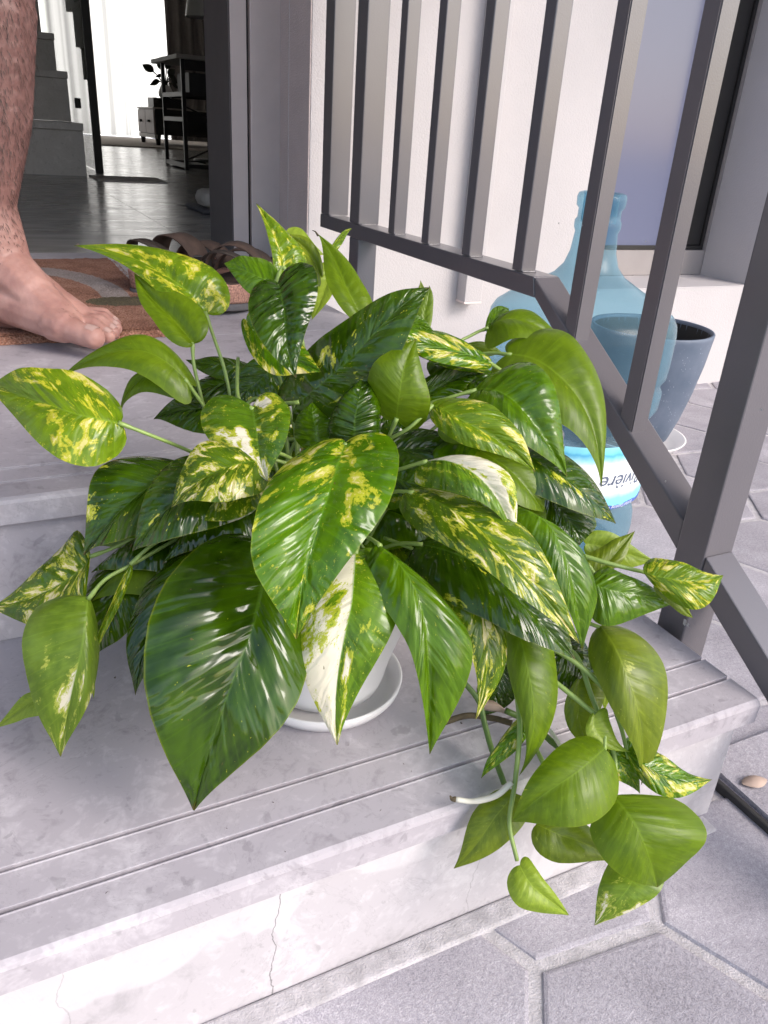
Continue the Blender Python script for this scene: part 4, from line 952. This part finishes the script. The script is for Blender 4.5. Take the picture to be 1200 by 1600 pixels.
leaf('O', (800, 780, 68), (825, 800, 67), (850, 850, 67), (850, 790, 68), (800, 820, 67), .1, .04, None)
# -- left side
leaf('Y', (322, 490, 70), (248, 426, 70), (116, 384, 73), (325, 410, 71), (262, 464, 69), .18, .04, [(335, 530, 70), (350, 575, 70), (362, 628, 70)], 'bright leaf with yellow patches reaching left', .8)
leaf('O', (302, 537, 68), (262, 488, 69), (210, 427, 71), (306, 468, 69), (238, 500, 68), .22, .04, [(303, 570, 68), (312, 610, 68), (322, 650, 69)], None, .8)
leaf('O', (292, 596, 66), (200, 545, 66), (96, 589, 69), (236, 522, 67), (212, 578, 65), .20, .04, [(310, 622, 67), (330, 650, 68)], None, .8)
leaf('O', (285, 598, 67), (222, 590, 68), (186, 655, 69), (225, 577, 68), (232, 612, 67), .2, .04, None)
leaf('Y', (188, 661, 63), (92, 640, 62), (-22, 604, 66), (82, 568, 64), (100, 716, 61), .10, .04, [(230, 678, 64), (280, 698, 66), (330, 720, 69)], 'yellow speckled leaf at the far left', 1.1)
leaf('DS', (400, 580, 71), (350, 568, 71), (290, 562, 72), (350, 555, 72), (350, 592, 71), .1, .04, None)
leaf('D', (380, 640, 70), (310, 640, 71), (240, 655, 72), (310, 608, 71), (310, 675, 70), .1, .04, A_)
leaf('D', (400, 600, 71), (340, 600, 71), (280, 625, 72), (340, 580, 72), (335, 630, 70), .1, .04, None)
leaf('DS', (440, 560, 70), (400, 600, 70), (355, 640, 70), (440, 610, 70), (370, 580, 70), .1, .04, None)
leaf('DS', (350, 745, 67), (235, 758, 64), (131, 868, 64), (178, 710, 66), (248, 830, 62), .08, .055, A_, 'broad dark leaf at the left side', .7)
leaf('DS', (395, 735, 64), (290, 765, 61), (207, 861, 61), (268, 718, 63), (320, 826, 60), .14, .04, A_, None, .7)
leaf('S', (410, 740, 63), (350, 770, 61), (290, 812, 61), (350, 735, 62), (380, 805, 60), .1, .04, None)
leaf('S', (412, 722, 60), (345, 735, 58), (268, 793, 59), (320, 690, 60), (362, 782, 57), .14, .055, A_, 'cream edged leaf left of centre', .8)
leaf('DS', (225, 850, 68), (178, 930, 66), (150, 1026, 66), (128, 925, 67), (222, 965, 65), .12, .055, A_)
leaf('D', (330, 840, 65), (265, 930, 62), (212, 1086, 61.5), (218, 930, 63), (300, 970, 60), .14, .055, A_)
leaf('S', (142, 868, 66), (92, 912, 66), (-16, 950, 68), (98, 850, 68), (110, 978, 64.5), .18, .04, [(190, 850, 66), (280, 800, 68)], 'striped leaf folded along its rib at the left edge', .5)
leaf('GT', (138, 933, 62), (124, 1040, 60), (95, 1182, 62), (38, 1010, 61), (148, 1060, 61), .16, .04, [(165, 905, 62), (210, 880, 63), (280, 840, 65), (360, 800, 68)], 'hanging grey green leaf with cream tip', .5)
leaf('P', (78, 1092, 66), (40, 1100, 66), (-8, 1138, 67), (42, 1080, 66), (44, 1120, 65.5), .1, .04, None)
leaf('Y', (205, 880, 62.5), (176, 950, 62), (140, 1052, 62), (189, 940, 62), (168, 955, 62), .3, 0, [(240, 850, 63), (300, 820, 66)], 'rolled new leaf', .3)
leaf('P', (146, 1010, 63), (142, 1050, 63), (146, 1092, 63), (137, 1050, 63), (148, 1050, 63), .1, 0, None)
# -- front
leaf('DS', (640, 870, 65), (735, 900, 63), (830, 990, 64), (740, 850, 65), (720, 950, 62), .12, .04, None)
leaf('D', (420, 800, 67), (330, 820, 66), (230, 850, 66), (330, 780, 67), (330, 880, 65), .1, .04, None)
leaf('S', (692, 880, 64), (752, 960, 62), (743, 1124, 62.5), (782, 965, 64), (700, 960, 62), .14, .055, [(650, 860, 65), (600, 840, 67)], 'cream striped leaf behind the narrow green one', .7)
leaf('DS', (655, 850, 65), (785, 905, 62), (898, 1030, 62), (830, 862, 64), (752, 962, 60.5), .10, .04, [(620, 850, 66), (560, 870, 69)], 'dark leaf with yellow flecks under the striped one', .7)
leaf('BP', (800, 790, 63), (880, 855, 61), (909, 1016, 62), (912, 880, 63), (838, 870, 61), .20, .04, None, 'glossy bright leaf edge at the right')
leaf('S', (640, 768, 61), (780, 850, 57), (905, 1006, 58), (806, 806, 59), (750, 880, 56), .12, .04, [(610, 770, 63), (570, 800, 67)], 'long cream striped leaf right of centre', .7)
leaf('W', (556, 862, 61), (546, 985, 57.5), (527, 1164, 60), (468, 960, 59), (624, 950, 58.5), .14, .055, [(560, 840, 63), (540, 830, 68)], 'cream and green variegated leaf hanging in front of the pot', .8)
leaf('BP', (590, 850, 60), (668, 975, 57.5), (671, 1178, 60), (732, 985, 59), (630, 992, 57), .16, .01, [(575, 840, 62), (540, 830, 67)], 'narrow plain green leaf hanging over the step', .4)
leaf('D', (420, 862, 61), (380, 1035, 56), (303, 1266, 57.0), (222, 985, 54.0), (474, 1070, 57.0), .10, .055, [(440, 840, 62), (470, 800, 67)], 'largest dark glossy leaf at the front', 1.2)
leaf('B', (540, 692, 59), (502, 815, 53.5), (463, 998, 53), (390, 806, 51.8), (615, 768, 54.5), .12, .055, [(548, 700, 61), (545, 760, 66)], 'bright speckled heart leaf in the centre', 1.0)
# -- right, trailing vines
vines = [[(700, 900, 68), (775, 985, 67), (800, 1050, 66.5), (812, 1130, 65), (805, 1220, 63.5), (796, 1285, 63), (808, 1345, 62.5)],
         [(640, 850, 69), (770, 1000, 68), (860, 1012, 67), (940, 1072, 66), (968, 1130, 66), (982, 1185, 66)],
         [(650, 880, 70), (780, 1000, 69), (855, 1056, 67), (910, 1100, 66), (942, 1130, 65), (945, 1172, 64.5)],
         [(700, 850, 69), (860, 1000, 69), (900, 1025, 68), (925, 1090, 67), (960, 1180, 66), (957, 1246, 65)],
         [(650, 800, 68), (800, 850, 68), (885, 862, 67), (950, 880, 66), (1010, 895, 66)],
         [(650, 820, 68), (800, 870, 68), (890, 870, 68), (930, 900, 68), (960, 1000, 69)],
         [(720, 930, 70), (860, 920, 69), (905, 965, 68), (942, 982, 67)]]
for i, v in enumerate(vines):
    pts = spline([at(x, y, d_ / 100) for x, y, d_ in v], 8); tube('vine', pts, [.0028 - .0011 * k / len(pts) for k in range(len(pts))], M['stem'], plant, 8)
tube('vine', spline([at(x, y, d_ / 100) for x, y, d_ in [(700, 1040, 70), (745, 1090, 70), (757, 1130, 69.5), (768, 1170, 68.5), (788, 1225, 66.5)]], 6), .0026, M['stemdark'], plant, 7)
tube('vine', spline([at(x, y, d_ / 100) for x, y, d_ in [(790, 1110, 70.5), (830, 1130, 70.5), (870, 1165, 69.5), (905, 1180, 68)]], 6), .0030, M['stemdark'], plant, 7)
tube('vine', spline([at(x, y, d_ / 100) for x, y, d_ in [(690, 1130, 73), (730, 1118, 73), (770, 1122, 73), (800, 1130, 72.5)]], 6), .0030, M['deadstem'], plant, 7)
tube('vine', spline([at(x, y, d_ / 100) for x, y, d_ in [(770, 1040, 73), (800, 1041, 73), (850, 1035, 72)]], 6), .0022, M['deadstem'], plant, 7)
tube('vine', spline([at(x, y, d_ / 100) for x, y, d_ in [(835, 1165, 69), (845, 1185, 68), (856, 1208, 66.5)]], 6), .0022, M['stem'], plant, 7)
tube('aerial_root', spline([at(x, y, d_ / 100) for x, y, d_ in [(800, 1222, 63.5), (775, 1243, 63.5), (740, 1252, 64), (712, 1249, 64)]], 6), [.0026] * 12 + [.0023] * 7, M['root'], plant, 8)
tube('aerial_root', spline([at(x, y, d_ / 100) for x, y, d_ in [(712, 1249, 64), (706, 1248, 64), (703, 1243, 64)]], 4), [.0024, .0023, .0022, .002, .0017, .0014, .001, .0008, .0005], M['deadstem'], plant, 6)
tube('aerial_root', spline([at(x, y, d_ / 100) for x, y, d_ in [(842, 1122, 69.5), (860, 1142, 69), (876, 1166, 68.5)]], 4), .0020, M['root'], plant, 6)
tube('leaf_sheath', spline([at(x, y, d_ / 100) for x, y, d_ in [(752, 1100, 72), (775, 1105, 71.5), (800, 1118, 71)]], 4), [.004, .005, .005, .005, .004, .003, .002, .001, .0005], M['dryleaf'], plant, 6)
leaf('D', (790, 1040, 72), (775, 1080, 72), (745, 1120, 72.5), (808, 1085, 72), (745, 1070, 72.5), .1, .055, None)
leaf('D', (850, 985, 70), (895, 1030, 70), (930, 1095, 70), (915, 1000, 71), (850, 1050, 69), .12, .055, None)
leaf('D', (862, 1035, 70), (840, 1090, 70), (830, 1140, 70), (862, 1085, 70), (815, 1080, 70), .1, .055, None)
leaf('G', (905, 1062, 68.5), (905, 1110, 68), (925, 1175, 67), (945, 1085, 69), (882, 1115, 68), .12, .055, None)
leaf('D', (942, 1165, 68), (910, 1170, 68), (885, 1190, 68), (920, 1140, 68.5), (915, 1200, 67), .12, .055, None)
leaf('P', (950, 1020, 70), (950, 1060, 70), (945, 1110, 70), (968, 1055, 70), (930, 1055, 70), .1, .04, None)
leaf('P', (928, 1118, 65), (938, 1150, 64.6), (985, 1175, 65), (955, 1130, 65), (918, 1150, 64.5), .12, .04, None)
leaf('G', (912, 905, 68), (950, 880, 68), (992, 830, 69), (940, 852, 69), (968, 880, 68), .18, .04, None)
leaf('P', (915, 850, 70), (960, 858, 70), (1023, 876, 70), (955, 828, 70), (960, 885, 70), .12, .04, None)
leaf('BP', (920, 905, 65), (965, 925, 64), (1062, 941, 66), (975, 893, 65), (945, 975, 64), .16, .04, [(905, 890, 66), (885, 865, 67)], 'green leaf with a cream spot at the right', .6)
leaf('Y', (1005, 893, 64), (1060, 905, 63), (1130, 899, 64), (1062, 876, 64), (1085, 950, 63), .20, .04, None, 'yellow green folded leaf in front of the railing post', .6)
leaf('G', (1030, 915, 64.5), (1060, 940, 64.5), (1083, 965, 65), (1065, 930, 64.5), (1048, 945, 64.5), .2, .04, None)
leaf('G', (960, 1000, 71), (940, 1035, 71), (922, 1060, 71), (950, 1045, 71), (930, 1010, 71), .12, .04, None)
leaf('G', (938, 978, 67), (984, 1075, 63.5), (1002, 1226, 66), (1036, 1040, 66), (950, 1090, 64), .12, .04, None, 'large hanging grey green leaf at the right', .5)
leaf('O', (794, 946, 66), (826, 1072, 63), (811, 1212, 64), (868, 1025, 65), (800, 1062, 64), .12, .01, None, 'long vertical olive leaf over the step edge', .4)
leaf('B', (822, 1120, 66), (790, 1165, 65), (752, 1216, 65.5), (812, 1165, 65), (778, 1160, 65.5), .2, .04, None)
leaf('B', (975, 1170, 66), (1030, 1205, 65), (1112, 1218, 67), (1030, 1175, 66.5), (1030, 1240, 64.5), .14, .055, None, 'pointed leaf lying along the step end', .8)
leaf('B', (945, 1165, 66.5), (970, 1195, 66), (1000, 1240, 66.5), (985, 1180, 66.5), (945, 1205, 66), .1, .055, None)
leaf('G', (806, 1240, 64.5), (762, 1290, 64), (709, 1357, 65), (742, 1262, 65), (802, 1305, 63.5), .14, .04, None, 'dark grey leaf resting against the riser', .6)
leaf('G', (838, 1288, 65), (890, 1312, 64.5), (962, 1347, 66), (905, 1278, 65.5), (868, 1345, 64), .16, .055, None, None, .8)
leaf('O', (944, 1170, 63), (882, 1222, 60.5), (800, 1284, 62), (858, 1176, 62), (930, 1282, 60), .12, .055, None, 'broad olive leaf hanging before the riser', .7)
leaf('GT', (1000, 1345, 66), (975, 1398, 64.5), (929, 1446, 66), (942, 1365, 66), (1030, 1392, 64.5), .10, .04, None, 'lowest pale leaf near the pavers', .8)
leaf('O', (957, 1243, 62), (1004, 1310, 60), (1027, 1386, 62), (1100, 1285, 62), (948, 1345, 60.5), .10, .04, None, 'olive heart leaf hanging before the step end', .35)
leaf('P', (812, 1352, 62.5), (842, 1396, 61.5), (889, 1430, 62.5), (846, 1366, 62), (806, 1410, 61.5), .25, .04, None, 'small pale new leaf at the tip of the lowest vine', .6)
# -- inner foliage that fills the crown
rf = random.Random(21)
for k in range(95):
    a = rf.uniform(0, 2 * PI); rr_ = rf.uniform(.02, .14); zz = .30 + rf.uniform(.0, .17) * (1 - rr_ / .2)
    b = Vector((.25 + rr_ * math.cos(a) * .8, .60 + rr_ * math.sin(a) * .8, zz)); L_ = rf.uniform(.065, .115)
    out = Vector((math.cos(a), math.sin(a), rf.uniform(-.5, .4))).normalized(); sd_ = out.cross(Vector((0, 0, 1))).normalized(); up_ = sd_.cross(out)
    t = b + out * L_ - Vector((0, 0, L_ * .3)); mi = b + out * L_ * .5 + Vector((0, 0, .008)); w_ = L_ * .36
    if t.y < .53: continue
    def inv(P):
        q = P - CAM; d_ = q.dot(fwd); return (600 + 1220 * q.dot(right) / d_, 800 + 1220 * q.dot(down) / d_, d_ * 100)
    c_ = b + (t - b) * .33
    leaf(rf.choice(['D', 'D', 'DS', 'BP', 'B', 'O', 'S', 'BP']), inv(b), inv(mi), inv(t), inv(c_ + sd_ * w_ - up_ * .006), inv(c_ - sd_ * w_ - up_ * .006), rf.choice((.1, .25, -.15)), .07, A_)

# ---- pot and saucer
CX, CY = .2495, .578
pot = empty('plant_pot', (CX, CY, .17), 'white round plastic pot holding the pothos', 'pot')
lathe('pot_body', [(0, .012), (.052, .012), (.056, .014), (.060, .026), (.0605, .030), (.064, .045), (.080, .10), (.090, .138), (.094, .140), (.095, .152), (.092, .154), (.088, .150), (.086, .13), (0, .13)], M['white_plastic'], pot, (CX, CY, .165), 64)
lathe('potting_soil', [(.0855, .131), (.05, .136), (0, .138)], M['dark_soil'], pot, (CX, CY, .165), 40)
sau = lathe('pot_saucer', [(0, .001), (.064, .001), (.070, .003), (.0765, .012), (.078, .019), (.0765, .0205), (.0745, .019), (.070, .008), (.062, .006), (0, .006)], M['white_plastic'], None, (CX, CY, .165), 64)
tag(sau, 'white round saucer under the white pot on the lower step', 'saucer')

# ---- small litter
def dry(px, py, z, l, label, ang):
    P_ = CAM + (at(px, py, 1) - CAM) * ((z - CAM.z) / (at(px, py, 1) - CAM).z); bm = bmesh.new(); g = []; n = 9
    for i in range(n + 1):
        t = i / n; w_ = l * .28 * math.sin(PI * min(1, t * .96 + .03)) ** .8; row = []
        for j in range(-3, 4):
            u = j / 3; x = l * (t - .5); y = w_ * u; row.append(bm.verts.new((P_.x + x * math.cos(ang) - y * math.sin(ang), P_.y + x * math.sin(ang) + y * math.cos(ang), z + .003 + .006 * (1 - u * u) * math.sin(PI * t) )))
        g.append(row)
    for a, b in zip(g, g[1:]):
        for k in range(6): bm.faces.new((a[k], a[k + 1], b[k + 1], b[k]))
    return tag(bmobj('dry_leaf', bm, M['dryleaf'], None, True), label, 'dry leaf')
dry(1178, 1224, .0125, .034, 'small dry brown leaf on the raised paver beside the step', -.2)
dry(122, 385, .33, .012, 'tiny dark leaf scrap on the landing near the door sill', .3)
